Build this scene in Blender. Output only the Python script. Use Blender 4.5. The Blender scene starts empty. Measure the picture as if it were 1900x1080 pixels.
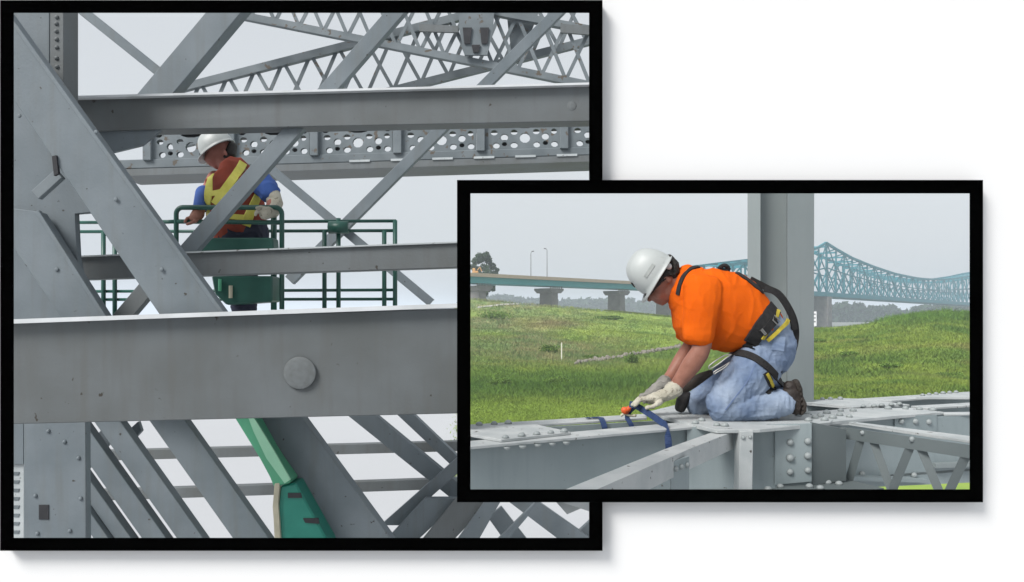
import bpy, bmesh, math, random
import numpy as np
from mathutils import Vector, Matrix, Quaternion, noise as mnoise
from mathutils.bvhtree import BVHTree
random.seed(7); rng = np.random.default_rng(7)
R = math.radians
SC = bpy.context.scene
COL = SC.collection

# ------------------------------------------------------------------ camera, sky, sun, exposure
F = 1500.0; CX = 950.0; HZ = 585.0            # focal length, centre column and horizon row in photo pixels
cd = bpy.data.cameras.new('camera'); cam = bpy.data.objects.new('camera', cd); COL.objects.link(cam)
cd.sensor_fit = 'HORIZONTAL'; cd.sensor_width = 36.0; cd.lens = 36.0 * F / 1900.0
cd.shift_y = (HZ - 540.0) / 1900.0
cd.clip_start = 0.05; cd.clip_end = 6000
cam.location = (0, 0, 0); cam.rotation_euler = (R(90), 0, 0)
SC.camera = cam

SUN_D = Vector((0.75, 0.75, -1.0)).normalized()
wd = bpy.data.worlds.new('World'); SC.world = wd; wd.use_nodes = True
nt = wd.node_tree; nt.nodes.clear()
sky = nt.nodes.new('ShaderNodeTexSky'); sky.sky_type = 'NISHITA'; sky.sun_disc = False
sky.sun_elevation = math.asin(-SUN_D.z); sky.sun_rotation = R(225)
sky.dust_density = 4.0; sky.air_density = 1.2
hs = nt.nodes.new('ShaderNodeHueSaturation'); hs.inputs['Saturation'].default_value = 0.18
mx = nt.nodes.new('ShaderNodeMix'); mx.data_type = 'RGBA'; mx.inputs[0].default_value = 0.72
mx.inputs[7].default_value = (3.9, 4.12, 4.35, 1)
bg = nt.nodes.new('ShaderNodeBackground'); bg.inputs['Strength'].default_value = 0.090
wo = nt.nodes.new('ShaderNodeOutputWorld')
nt.links.new(sky.outputs[0], hs.inputs['Color']); nt.links.new(hs.outputs[0], mx.inputs[6])
nt.links.new(mx.outputs[2], bg.inputs['Color']); nt.links.new(bg.outputs[0], wo.inputs['Surface'])
sd = bpy.data.lights.new('sun', 'SUN'); sd.energy = 2.0; sd.angle = R(24); sd.color = (1.0, 0.975, 0.94)
sun = bpy.data.objects.new('sun', sd); COL.objects.link(sun)
sun.rotation_euler = SUN_D.to_track_quat('-Z', 'Y').to_euler(); sun.location = (-8, -8, 12)
SC.view_settings.view_transform = 'Standard'; SC.view_settings.look = 'None'
SC.view_settings.exposure = 1.0; SC.view_settings.gamma = 1.0; SC.view_settings.use_curve_mapping = False
SC.cycles.max_bounces = 6; SC.cycles.volume_bounces = 1

# ------------------------------------------------------------------ helpers
def P(x, y, Y):                                # photo pixel at distance Y -> point
    return Vector(((x - CX) / F * Y, Y, (HZ - y) / F * Y))
def Q(x, y, z):                                # photo pixel on the horizontal plane z -> point
    return P(x, y, -z * F / (y - HZ))

def tag(o, label=None, cat=None, group=None, kind=None):
    if label: o['label'] = label
    if cat: o['category'] = cat
    if group: o['group'] = group
    if kind: o['kind'] = kind
    return o
class Thing:
    def __init__(s, name, label, cat, origin=(0, 0, 0), group=None):
        s.o = bpy.data.objects.new(name, None); COL.objects.link(s.o)
        s.L = Vector(origin); s.o.location = s.L; s.o.empty_display_size = 0.1
        tag(s.o, label, cat, group)
    def part(s, name, g, mat, parent=None, smooth=False, label=None, kind=None):
        me = to_mesh(name, g, smooth)
        me.transform(Matrix.Translation(-s.L))
        o = bpy.data.objects.new(name, me); COL.objects.link(o)
        o.parent = parent or s.o
        mats(o, mat)
        if label: o['label'] = label
        if kind: o['kind'] = kind
        return o
    def inst(s, name, me, loc, rot=None, scale=1.0, parent=None, mat=None):   # shared mesh data
        o = bpy.data.objects.new(name, me); COL.objects.link(o)
        o.parent = parent or s.o
        o.location = Vector(loc) - s.L
        if rot is not None: o.rotation_mode = 'QUATERNION'; o.rotation_quaternion = rot
        o.scale = (scale,) * 3 if not hasattr(scale, '__len__') else scale
        return o
def to_mesh(name, g, smooth=False):
    if isinstance(g, bpy.types.Mesh):
        me = g
    else:
        bmesh.ops.recalc_face_normals(g, faces=g.faces[:])
        me = bpy.data.meshes.new(name); g.to_mesh(me); g.free()
    if smooth:
        me.polygons.foreach_set('use_smooth', [True] * len(me.polygons))
    return me
def mats(o, m):
    o.data.materials.clear(); o.data.materials.append(m)
def single(name, g, mat, label=None, cat=None, origin=(0, 0, 0), group=None, kind=None, smooth=False):
    me = to_mesh(name, g, smooth); L = Vector(origin); me.transform(Matrix.Translation(-L))
    o = bpy.data.objects.new(name, me); COL.objects.link(o); o.location = L
    mats(o, mat); return tag(o, label, cat, group, kind)
def newbm(): return bmesh.new()

def prism(bm, bot, top):                       # two matching loops of points
    n = len(bot)
    a = [bm.verts.new(p) for p in bot]; b = [bm.verts.new(p) for p in top]
    bm.faces.new(a[::-1]); bm.faces.new(b)
    for i in range(n):
        j = (i + 1) % n
        bm.faces.new((a[i], a[j], b[j], b[i]))
    return bm
def bevel(bm, off, seg=1):
    bmesh.ops.bevel(bm, geom=bm.edges[:], offset=off, segments=seg, affect='EDGES', profile=0.5, clamp_overlap=True)
    return bm
def plate(pts, Y, th, bm=None, bev=0.0):       # camera-facing plate outlined in pixels, thickness th to the back
    bm = bm or newbm()
    fr = [P(p[0], p[1], p[2] if len(p) > 2 else Y) for p in pts]
    bk = [p + Vector((0, th, 0)) for p in fr]
    prism(bm, fr, bk)
    if bev: bevel(bm, bev)
    return bm
def slab(pts, z, th, bm=None, bev=0.0):        # horizontal plate outlined in pixels on plane z, thickness downward
    bm = bm or newbm()
    tp = [Q(p[0], p[1], z) for p in pts]
    prism(bm, [p - Vector((0, 0, th)) for p in tp], tp)
    if bev: bevel(bm, bev)
    return bm
def wall_strip(pts, th, bm=None):              # vertical wall: list of (point_top, z_bottom), th to the back
    bm = bm or newbm()
    top = [p for p, _ in pts]; bot = [Vector((p.x, p.y, z)) for p, z in pts]
    loop = top + bot[::-1]
    prism(bm, loop, [p + Vector((0, th, 0)) for p in loop])
    return bm
def bar(a, b, w, d, front=None, bm=None, bev=0.0, prof=None):
    # straight bar a->b; w across (seen from the front), d in depth behind a/b
    bm = bm or newbm()
    a = Vector(a); b = Vector(b); ax = (b - a).normalized()
    front = Vector(front) if front is not None else Vector((0, -1, 0))
    f = (front - ax * front.dot(ax)).normalized(); s = ax.cross(f).normalized()
    if prof is None: prof = [(-w / 2, 0), (w / 2, 0), (w / 2, -d), (-w / 2, -d)]
    prism(bm, [a + s * u + f * v for u, v in prof], [b + s * u + f * v for u, v in prof])
    if bev: bevel(bm, bev)
    return bm
def chan(w, d, t):                             # channel profile: flat to the front, legs to the back
    return [(-w/2, 0), (w/2, 0), (w/2, -d), (w/2 - t, -d), (w/2 - t, -t), (-w/2 + t, -t), (-w/2 + t, -d), (-w/2, -d)]
def hsec(w, d, t):                             # wide flange: web to the front, flange edges proud
    return [(-w/2, 0), (-w/2 + t, 0), (-w/2 + t, -d*.45), (w/2 - t, -d*.45), (w/2 - t, 0), (w/2, 0), (w/2, -d), (w/2 - t, -d),
            (w/2 - t, -d*.55), (-w/2 + t, -d*.55), (-w/2 + t, -d), (-w/2, -d)]
def pbar(x0, y0, x1, y1, wpx, Y0, d, Y1=None, kind='chan', bev=0.003):
    Y1 = Y0 if Y1 is None else Y1
    a, b = P(x0, y0, Y0), P(x1, y1, Y1); w = wpx / F * (Y0 + Y1) / 2
    t = min(0.03, w * 0.16)
    prof = {'chan': chan(w, d, t), 'h': hsec(w, d, t), 'flat': None}[kind]
    return bar(a, b, w, d, prof=prof, bev=bev)
def tube(pts, r, seg=10, bm=None, closed=False, caps=True):
    bm = bm or newbm(); pts = [Vector(p) for p in pts]; n = len(pts); rings = []
    up = None
    for i, p in enumerate(pts):
        if closed: t = pts[(i + 1) % n] - pts[i - 1]
        else: t = pts[min(i + 1, n - 1)] - pts[max(i - 1, 0)]
        t.normalize()
        if up is None: up = Vector((0, 0, 1)) if abs(t.z) < .9 else Vector((1, 0, 0))
        u = (up - t * up.dot(t)).normalized(); up = u; v = t.cross(u)
        rr = r[i] if hasattr(r, '__len__') else r
        rings.append([bm.verts.new(p + (u * math.cos(k * 2 * math.pi / seg) + v * math.sin(k * 2 * math.pi / seg)) * rr) for k in range(seg)])
    for i in range(n if closed else n - 1):
        A, B = rings[i], rings[(i + 1) % n]
        for k in range(seg):
            bm.faces.new((A[k], A[(k + 1) % seg], B[(k + 1) % seg], B[k]))
    if caps and not closed: bm.faces.new(rings[0][::-1]); bm.faces.new(rings[-1])
    return bm
def spline(pts, n=8):                          # Catmull-Rom through points
    pts = [Vector(p) for p in pts]; out = []
    for i in range(len(pts) - 1):
        p0 = pts[max(i - 1, 0)]; p1 = pts[i]; p2 = pts[i + 1]; p3 = pts[min(i + 2, len(pts) - 1)]
        for k in range(n):
            t = k / n
            out.append(.5 * ((2 * p1) + (-p0 + p2) * t + (2 * p0 - 5 * p1 + 4 * p2 - p3) * t * t + (-p0 + 3 * p1 - 3 * p2 + p3) * t ** 3))
    out.append(pts[-1]); return out
def loft(st, bm=None, seg=18, side=Vector((0, 1, 0))):
    # st: (centre, r_in_plane, r_side); rings perpendicular to the path, side axis ~ depth; rounded ends
    bm = bm or newbm(); cs = [Vector(s[0]) for s in st]; n = len(st)
    def frame(i):
        t = (cs[min(i + 1, n - 1)] - cs[max(i - 1, 0)]).normalized()
        v = (side - t * side.dot(t)).normalized(); return t, t.cross(v), v
    rings = []
    def ring(c, u, v, a, b): return [bm.verts.new(c + u * math.cos(k*2*math.pi/seg) * a + v * math.sin(k*2*math.pi/seg) * b) for k in range(seg)]
    t, u, v = frame(0)
    for q in (-.86, -.5): rings.append(ring(cs[0] + t * q * min(st[0][1], st[0][2]) * .9, u, v, st[0][1] * math.sqrt(1 - q*q), st[0][2] * math.sqrt(1 - q*q)))
    for i in range(n):
        t, u, v = frame(i); rings.append(ring(cs[i], u, v, st[i][1], st[i][2]))
    for q in (.5, .86): rings.append(ring(cs[-1] + t * q * min(st[-1][1], st[-1][2]) * .9, u, v, st[-1][1] * math.sqrt(1 - q*q), st[-1][2] * math.sqrt(1 - q*q)))
    for A, B in zip(rings, rings[1:]):
        for k in range(seg): bm.faces.new((A[k], A[(k + 1) % seg], B[(k + 1) % seg], B[k]))
    bm.faces.new(rings[0][::-1]); bm.faces.new(rings[-1])
    return bm
def ell(bm, c, ax, rad, seg=18):               # ellipsoid with axes
    bm2 = bmesh.ops.create_uvsphere(bm, u_segments=seg, v_segments=seg // 2 + 2, radius=1.0)
    M = Matrix((ax[0] * rad[0], ax[1] * rad[1], ax[2] * rad[2])).transposed()
    for v in bm2['verts']: v.co = Vector(c) + M @ v.co
    return bm
def remesh(bm, voxel, it=4, fac=.5):
    bmesh.ops.recalc_face_normals(bm, faces=bm.faces[:])
    me = bpy.data.meshes.new('tmp'); bm.to_mesh(me); bm.free()
    o = bpy.data.objects.new('tmp', me); COL.objects.link(o)
    m = o.modifiers.new('r', 'REMESH'); m.mode = 'VOXEL'; m.voxel_size = voxel
    s = o.modifiers.new('s', 'SMOOTH'); s.iterations = it; s.factor = fac
    dg = bpy.context.evaluated_depsgraph_get(); dg.update()
    out = bpy.data.meshes.new_from_object(o.evaluated_get(dg))
    bpy.data.objects.remove(o); bpy.data.meshes.remove(me)
    out.polygons.foreach_set('use_smooth', [True] * len(out.polygons))
    return out
def fold(me, amp, scale, stretch=(1, 1, 1), seed=0.0, ridge=True):   # cloth folds along normals
    me.update(); nr = [v.normal.copy() for v in me.vertices]
    for v, n in zip(me.vertices, nr):
        p = Vector((v.co.x * stretch[0], v.co.y * stretch[1], v.co.z * stretch[2])) * scale + Vector((seed, seed * 2, seed * 3))
        a = mnoise.noise(p + mnoise.noise_vector(p * .6) * .5)
        if ridge: a = (1 - abs(a) * 2.2) ** 3 if abs(a) < .45 else 0
        v.co += n * (a * amp)
    me.update(); return me
def bvh_of(*mes):
    vs, fs = [], []
    for me in mes:
        k = len(vs); vs += [v.co.copy() for v in me.vertices]; fs += [[i + k for i in p.vertices] for p in me.polygons]
    return BVHTree.FromPolygons(vs, fs)
def drape(px, bvh, w, th=.004, off=.004, n=6):     # strap laid on a body along a pixel path, w metres wide
    pts = spline([Vector((p[0], p[1], 0)) for p in px], n); hits = []; last = None
    for p in pts:
        d = P(p.x, p.y, 1.0).normalized(); h = bvh.ray_cast(Vector((0, 0, 0)), d)
        if h[0] is None: continue
        hits.append((h[0], h[1] if h[1].dot(d) < 0 else -h[1]))
    bm = newbm(); rings = []; sm = []
    for i, (c, nn) in enumerate(hits):
        a = Vector((0, 0, 0)); 
        for j in range(max(0, i - 2), min(len(hits), i + 3)): a += hits[j][1]
        cc = sum((hits[j][0] for j in range(max(0, i - 1), min(len(hits), i + 2))), Vector((0, 0, 0))) / (min(len(hits), i + 2) - max(0, i - 1))
        sm.append((cc, a.normalized()))
    for i, (c, nn) in enumerate(sm):
        t = (sm[min(i + 1, len(sm) - 1)][0] - sm[max(i - 1, 0)][0])
        if t.length < 1e-6: continue
        t.normalize(); s = nn.cross(t).normalized()
        rings.append([bm.verts.new(c + nn * (off + a) + s * b) for a, b in ((0, -w/2), (th, -w/2*.9), (th, w/2*.9), (0, w/2), (-.012, w/2*.8), (-.012, -w/2*.8))])
    for A, B in zip(rings, rings[1:]):
        for k in range(6): bm.faces.new((A[k], A[(k + 1) % 6], B[(k + 1) % 6], B[k]))
    bm.faces.new(rings[0][::-1]); bm.faces.new(rings[-1])
    return bm
def ribbon(pts, w, th, side=Vector((0, 1, 0)), n=6, bm=None):       # free-hanging webbing
    bm = bm or newbm(); pts = spline(pts, n); rings = []
    for i, c in enumerate(pts):
        t = (pts[min(i + 1, len(pts) - 1)] - pts[max(i - 1, 0)]).normalized()
        s = (side - t * side.dot(t)).normalized(); nn = t.cross(s)
        rings.append([bm.verts.new(c + nn * a + s * b) for a, b in ((-th/2, -w/2), (th/2, -w/2), (th/2, w/2), (-th/2, w/2))])
    for A, B in zip(rings, rings[1:]):
        for k in range(4): bm.faces.new((A[k], A[(k + 1) % 4], B[(k + 1) % 4], B[k]))
    bm.faces.new(rings[0][::-1]); bm.faces.new(rings[-1]); return bm

# ------------------------------------------------------------------ materials
def material(name, c1, c2=None, scale=6.0, rough=.6, bump=0.0, bscale=40.0, spots=None, spot_amt=.0, spot_scale=30.0,
             spec=.4, metal=0.0, streak=None, detail=6.0, contrast=(.35, .65), crease=None):
    m = bpy.data.materials.new(name); m.use_nodes = True; t = m.node_tree; n = t.nodes; l = t.links
    b = n['Principled BSDF']; b.inputs['Roughness'].default_value = rough; b.inputs['Metallic'].default_value = metal
    b.inputs['Specular IOR Level'].default_value = spec
    tc = n.new('ShaderNodeTexCoord')
    out = None
    if c2 is not None:
        no = n.new('ShaderNodeTexNoise'); no.inputs['Scale'].default_value = scale; no.inputs['Detail'].default_value = detail
        l.new(tc.outputs['Object'], no.inputs['Vector'])
        rp = n.new('ShaderNodeValToRGB'); rp.color_ramp.elements[0].position = contrast[0]; rp.color_ramp.elements[1].position = contrast[1]
        rp.color_ramp.elements[0].color = (*c1, 1); rp.color_ramp.elements[1].color = (*c2, 1)
        l.new(no.outputs['Fac'], rp.inputs[0]); out = rp.outputs[0]
        rr = n.new('ShaderNodeMapRange'); rr.inputs[3].default_value = max(0, rough - .1); rr.inputs[4].default_value = min(1, rough + .12)
        l.new(no.outputs['Fac'], rr.inputs[0]); l.new(rr.outputs[0], b.inputs['Roughness'])
    if streak is not None:
        mp = n.new('ShaderNodeMapping'); mp.inputs['Scale'].default_value = (9, 9, .7)
        l.new(tc.outputs['Object'], mp.inputs[0])
        ns = n.new('ShaderNodeTexNoise'); ns.inputs['Scale'].default_value = 2.2; ns.inputs['Detail'].default_value = 5
        l.new(mp.outputs[0], ns.inputs['Vector'])
        r2 = n.new('ShaderNodeMapRange'); r2.inputs[1].default_value = .5; r2.inputs[2].default_value = .8; r2.inputs[4].default_value = .6
        l.new(ns.outputs['Fac'], r2.inputs[0])
        mi = n.new('ShaderNodeMix'); mi.data_type = 'RGBA'; l.new(r2.outputs[0], mi.inputs[0])
        if out: l.new(out, mi.inputs[6])
        else: mi.inputs[6].default_value = (*c1, 1)
        mi.inputs[7].default_value = (*streak, 1); out = mi.outputs[2]
    if spots is not None:
        vo = n.new('ShaderNodeTexNoise'); vo.inputs['Scale'].default_value = spot_scale; vo.inputs['Detail'].default_value = 3
        l.new(tc.outputs['Object'], vo.inputs['Vector'])
        r3 = n.new('ShaderNodeMapRange'); r3.inputs[1].default_value = 1 - spot_amt; r3.inputs[2].default_value = 1 - spot_amt + .035
        l.new(vo.outputs['Fac'], r3.inputs[0])
        m2 = n.new('ShaderNodeMix'); m2.data_type = 'RGBA'; l.new(r3.outputs[0], m2.inputs[0])
        if out: l.new(out, m2.inputs[6])
        else: m2.inputs[6].default_value = (*c1, 1)
        m2.inputs[7].default_value = (*spots, 1); out = m2.outputs[2]
    if out: l.new(out, b.inputs['Base Color'])
    else: b.inputs['Base Color'].default_value = (*c1, 1)
    if bump:
        nb = n.new('ShaderNodeTexNoise'); nb.inputs['Scale'].default_value = bscale; nb.inputs['Detail'].default_value = 5
        l.new(tc.outputs['Object'], nb.inputs['Vector'])
        bp = n.new('ShaderNodeBump'); bp.inputs['Strength'].default_value = bump; bp.inputs['Distance'].default_value = .01
        l.new(nb.outputs['Fac'], bp.inputs['Height']); l.new(bp.outputs[0], b.inputs['Normal'])
        if crease:                               # soft cloth creases: warped, stretched ridges
            mp2 = n.new('ShaderNodeMapping'); mp2.inputs['Rotation'].default_value = (0, .7, 0); mp2.inputs['Scale'].default_value = (1.0, .6, 2.3)
            l.new(tc.outputs['Object'], mp2.inputs[0])
            nc = n.new('ShaderNodeTexNoise'); nc.noise_type = 'RIDGED_MULTIFRACTAL'; nc.inputs['Scale'].default_value = crease[0]; nc.inputs['Detail'].default_value = 2; nc.inputs['Distortion'].default_value = .6
            l.new(mp2.outputs[0], nc.inputs['Vector'])
            b3 = n.new('ShaderNodeBump'); b3.inputs['Strength'].default_value = crease[1]; b3.inputs['Distance'].default_value = .012
            l.new(nc.outputs['Fac'], b3.inputs['Height']); l.new(bp.outputs[0], b3.inputs['Normal']); l.new(b3.outputs[0], b.inputs['Normal'])
    return m
M = {}
M['white'] = material('white_paint', (.70, .70, .70), rough=.9, spec=.1)
M['black'] = material('black_lacquer', (.0004, .0004, .0004), rough=.9, spec=.0)
M['lsteel'] = material('weathered_grey_steel', (.124, .148, .164), (.158, .184, .202), 3.2, .55, .12, 60, spots=(.05, .046, .040), spot_amt=.29, spot_scale=26, spec=.3, streak=(.122, .132, .130))
M['lsteel2'] = material('brownish_grey_steel', (.108, .117, .118), (.134, .148, .155), 2.4, .58, .12, 60, spots=(.046, .04, .034), spot_amt=.29, spot_scale=22, spec=.3, streak=(.106, .109, .104))
M['fsteel'] = material('pale_grey_truss_steel', (.115, .136, .148), (.160, .184, .198), 2.5, .6, .1, 50, spots=(.10, .085, .07), spot_amt=.36, spot_scale=9, spec=.3)
M['edge'] = material('lit_pale_flange_edge', (.50, .52, .53), (.62, .64, .66), 5, .5, spec=.4)  # pale tone paints in the bright lit line along the flange edges
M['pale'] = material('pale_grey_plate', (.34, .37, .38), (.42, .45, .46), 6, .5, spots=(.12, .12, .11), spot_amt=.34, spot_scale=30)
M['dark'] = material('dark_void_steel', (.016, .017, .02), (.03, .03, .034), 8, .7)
M['lift'] = material('green_lift_paint', (.010, .058, .045), (.014, .080, .060), 7, .4, spec=.5)
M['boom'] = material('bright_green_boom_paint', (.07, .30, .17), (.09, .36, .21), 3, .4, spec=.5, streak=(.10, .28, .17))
M['mint'] = material('mint_boom_highlight', (.25, .50, .34), (.30, .56, .39), 4, .4)  # highlight on the boom's edge, put into the colour
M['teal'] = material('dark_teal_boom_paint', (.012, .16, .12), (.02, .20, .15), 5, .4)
M['cream'] = material('cream_guard', (.45, .42, .32), (.35, .33, .25), 9, .6)
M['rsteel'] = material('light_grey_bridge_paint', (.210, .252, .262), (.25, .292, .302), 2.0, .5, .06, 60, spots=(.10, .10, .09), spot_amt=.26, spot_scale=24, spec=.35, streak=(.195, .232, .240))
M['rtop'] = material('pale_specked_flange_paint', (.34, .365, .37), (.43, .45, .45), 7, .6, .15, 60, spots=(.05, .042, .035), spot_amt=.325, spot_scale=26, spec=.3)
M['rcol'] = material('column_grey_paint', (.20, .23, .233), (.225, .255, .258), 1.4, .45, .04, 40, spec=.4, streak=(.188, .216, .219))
M['rshade'] = material('shaded_grey_lattice', (.105, .125, .128), (.128, .150, .153), 1.6, .5, .05, 40, spec=.3)  # shade of members turned from the light, put into the colour
M['rivet'] = material('rivet_grey_paint', (.23, .26, .265), (.30, .325, .325), 20, .5, .1, 90, spots=(.09, .085, .08), spot_amt=.36, spot_scale=40)
M['skin'] = material('skin', (.22, .092, .062), (.29, .13, .092), 14, .5, .08, 220, spec=.4)
M['skin2'] = material('tanned_skin', (.26, .10, .075), (.32, .13, .10), 12, .55, spec=.3)
M['orange'] = material('orange_cotton', (.55, .085, .005), (.64, .108, .007), 5, .9, .25, 300, spec=.04, crease=(10, .28))
M['denim'] = material('faded_denim', (.125, .175, .275), (.30, .36, .455), 4.2, .85, .35, 420, spec=.1, detail=9, contrast=(.36, .66), crease=(16, .42))
M['seam'] = material('denim_seam', (.10, .15, .27), (.14, .19, .31), 30, .9)
M['strap'] = material('black_webbing', (.012, .012, .013), (.022, .021, .021), 60, .75, .3, 500, spec=.25)
M['yellow'] = material('dull_yellow_webbing', (.34, .27, .02), (.42, .34, .04), 30, .8, .3, 400)
M['boot'] = material('brown_leather', (.016, .011, .009), (.03, .021, .016), 12, .6, .3, 120)
M['sole'] = material('dark_rubber', (.02, .016, .013), (.04, .032, .026), 10, .8, .2, 80)
M['glove'] = material('cream_leather_glove', (.32, .30, .24), (.45, .43, .36), 16, .8, .4, 150, spots=(.22, .20, .16), spot_amt=.38, spot_scale=50)
M['glove2'] = material('grey_leather_glove', (.17, .165, .15), (.25, .24, .22), 18, .8, .4, 150)
M['hat'] = material('white_helmet_plastic', (.34, .362, .358), (.385, .408, .402), 3, .42, spec=.5, spots=(.34, .36, .35), spot_amt=.33, spot_scale=18)
M['hatband'] = material('grey_helmet_sticker', (.27, .29, .28), (.34, .36, .35), 30, .6)
M['suspension'] = material('grey_plastic_knob', (.45, .45, .45), rough=.5)
M['hair'] = material('dark_hair', (.010, .008, .007), (.022, .018, .015), 60, .55, .6, 200)
M['glass'] = material('dark_glasses', (.012, .010, .010), rough=.25, spec=.6)
M['metal'] = material('zinc_hook', (.32, .32, .31), rough=.4, metal=.8)
M['bluestrap'] = material('navy_webbing', (.012, .030, .090), (.02, .045, .125), 50, .7, .3, 400)
M['orangeplastic'] = material('orange_red_ratchet', (.62, .10, .02), (.5, .07, .015), 30, .5)
M['maroon'] = material('maroon_vest', (.19, .032, .018), (.25, .045, .022), 9, .85)
M['lime'] = material('reflective_yellow_tape', (.56, .52, .08), (.68, .64, .14), 12, .6)
M['blue'] = material('blue_shirt', (.03, .075, .26), (.045, .11, .36), 6, .8)
M['navy'] = material('navy_trousers', (.014, .016, .034), (.024, .027, .05), 8, .85)
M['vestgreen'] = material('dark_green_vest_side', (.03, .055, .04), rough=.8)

# ------------------------------------------------------------------ ground, field
ZG = -6.0
M['ground'] = material('sky_toned_ground', (.43, .44, .455), (.46, .47, .485), .02, .95, .0, spec=.1)  # made-up pale ground, toned to pass for bright sky below the horizon
M['soil'] = material('green_turf_soil', (.20, .265, .048), (.26, .325, .06), .25, .95, .6, 3.0, spec=.1)
M['roadc'] = material('pale_gravel_track', (.45, .44, .40), (.55, .53, .48), 1.2, .95)
bm = newbm()
for s in (1,):
    vs = [bm.verts.new(p) for p in ((-2700, -60, ZG), (2700, -60, ZG), (2700, 3800, ZG), (-2700, 3800, ZG))]
    bm.faces.new(vs)
single('ground', bm, M['ground'], kind='structure')

CK = np.array([-.07, -.05, 0, .06, .115, .193, .29, .37, .40, .44, .47, .52, .566, .75, .9])
CP = np.array([553, 555, 562, 569, 577, 588, 600, 611, 610, 604, 590, 581, 583, 586, 588.])      # skyline rows of the field
def vnoise(X, Y, sc, seed=0):                   # smooth value noise on the ground plane
    x = np.asarray(X, float) / sc + 1000.5; y = np.asarray(Y, float) / sc + 1000.5
    xi = np.floor(x).astype(np.int64); yi = np.floor(y).astype(np.int64); fx = x - xi; fy = y - yi
    fx = fx * fx * (3 - 2 * fx); fy = fy * fy * (3 - 2 * fy)
    def h(a, b):
        n = (a * 374761393 + b * 668265263 + seed * 974634777) & 0x7fffffff
        n = ((n ^ (n >> 13)) * 1274126177) & 0x7fffffff
        return ((n ^ (n >> 16)) & 0xffff) / 65535.0
    return (h(xi, yi) * (1 - fx) + h(xi + 1, yi) * fx) * (1 - fy) + (h(xi, yi + 1) * (1 - fx) + h(xi + 1, yi + 1) * fx) * fy
def YC(k): return np.interp(k, [-.1, .22, .36, 1], [195, 195, 112, 112])
def fh(X, Y):
    k = X / Y; yc = YC(k); c = (HZ - np.interp(k, CK, CP)) / F * yc
    s = np.clip((Y - .27 * yc) / (.73 * yc), 0, 1) ** 1.25
    und = (vnoise(X, Y, 14, 3) - .5) * .9 + (vnoise(X, Y, 5, 4) - .5) * .35
    h = ZG + .15 + (c - ZG) * s + und * np.clip((Y - 30) / 20, 0, 1) * np.clip((yc - Y) / 30, .3, 1)
    return np.where(Y > yc, h - np.clip(Y - yc, 0, 99) * .5, np.maximum(h, ZG + .08))
def leafmat(name, tr=.38, up=0.0):
    m = bpy.data.materials.new(name); m.use_nodes = True; t = m.node_tree; b = t.nodes['Principled BSDF']
    a = t.nodes.new('ShaderNodeVertexColor'); a.layer_name = 'tint'
    t.links.new(a.outputs[0], b.inputs['Base Color']); b.inputs['Roughness'].default_value = .7; b.inputs['Specular IOR Level'].default_value = .2
    if up:                                       # blades shade with the turf they stand in
        ge = t.nodes.new('ShaderNodeNewGeometry'); vm = t.nodes.new('ShaderNodeMix'); vm.data_type = 'VECTOR'; vm.inputs[0].default_value = up
        t.links.new(ge.outputs['Normal'], vm.inputs[4]); vm.inputs[5].default_value = (0, 0, 1)
        vn = t.nodes.new('ShaderNodeVectorMath'); vn.operation = 'NORMALIZE'; t.links.new(vm.outputs[1], vn.inputs[0]); t.links.new(vn.outputs[0], b.inputs['Normal'])
    tl = t.nodes.new('ShaderNodeBsdfTranslucent'); t.links.new(a.outputs[0], tl.inputs[0])
    ms = t.nodes.new('ShaderNodeMixShader'); ms.inputs[0].default_value = tr
    t.links.new(b.outputs[0], ms.inputs[1]); t.links.new(tl.outputs[0], ms.inputs[2]); t.links.new(ms.outputs[0], t.nodes['Material Output'].inputs[0])
    return m
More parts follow.
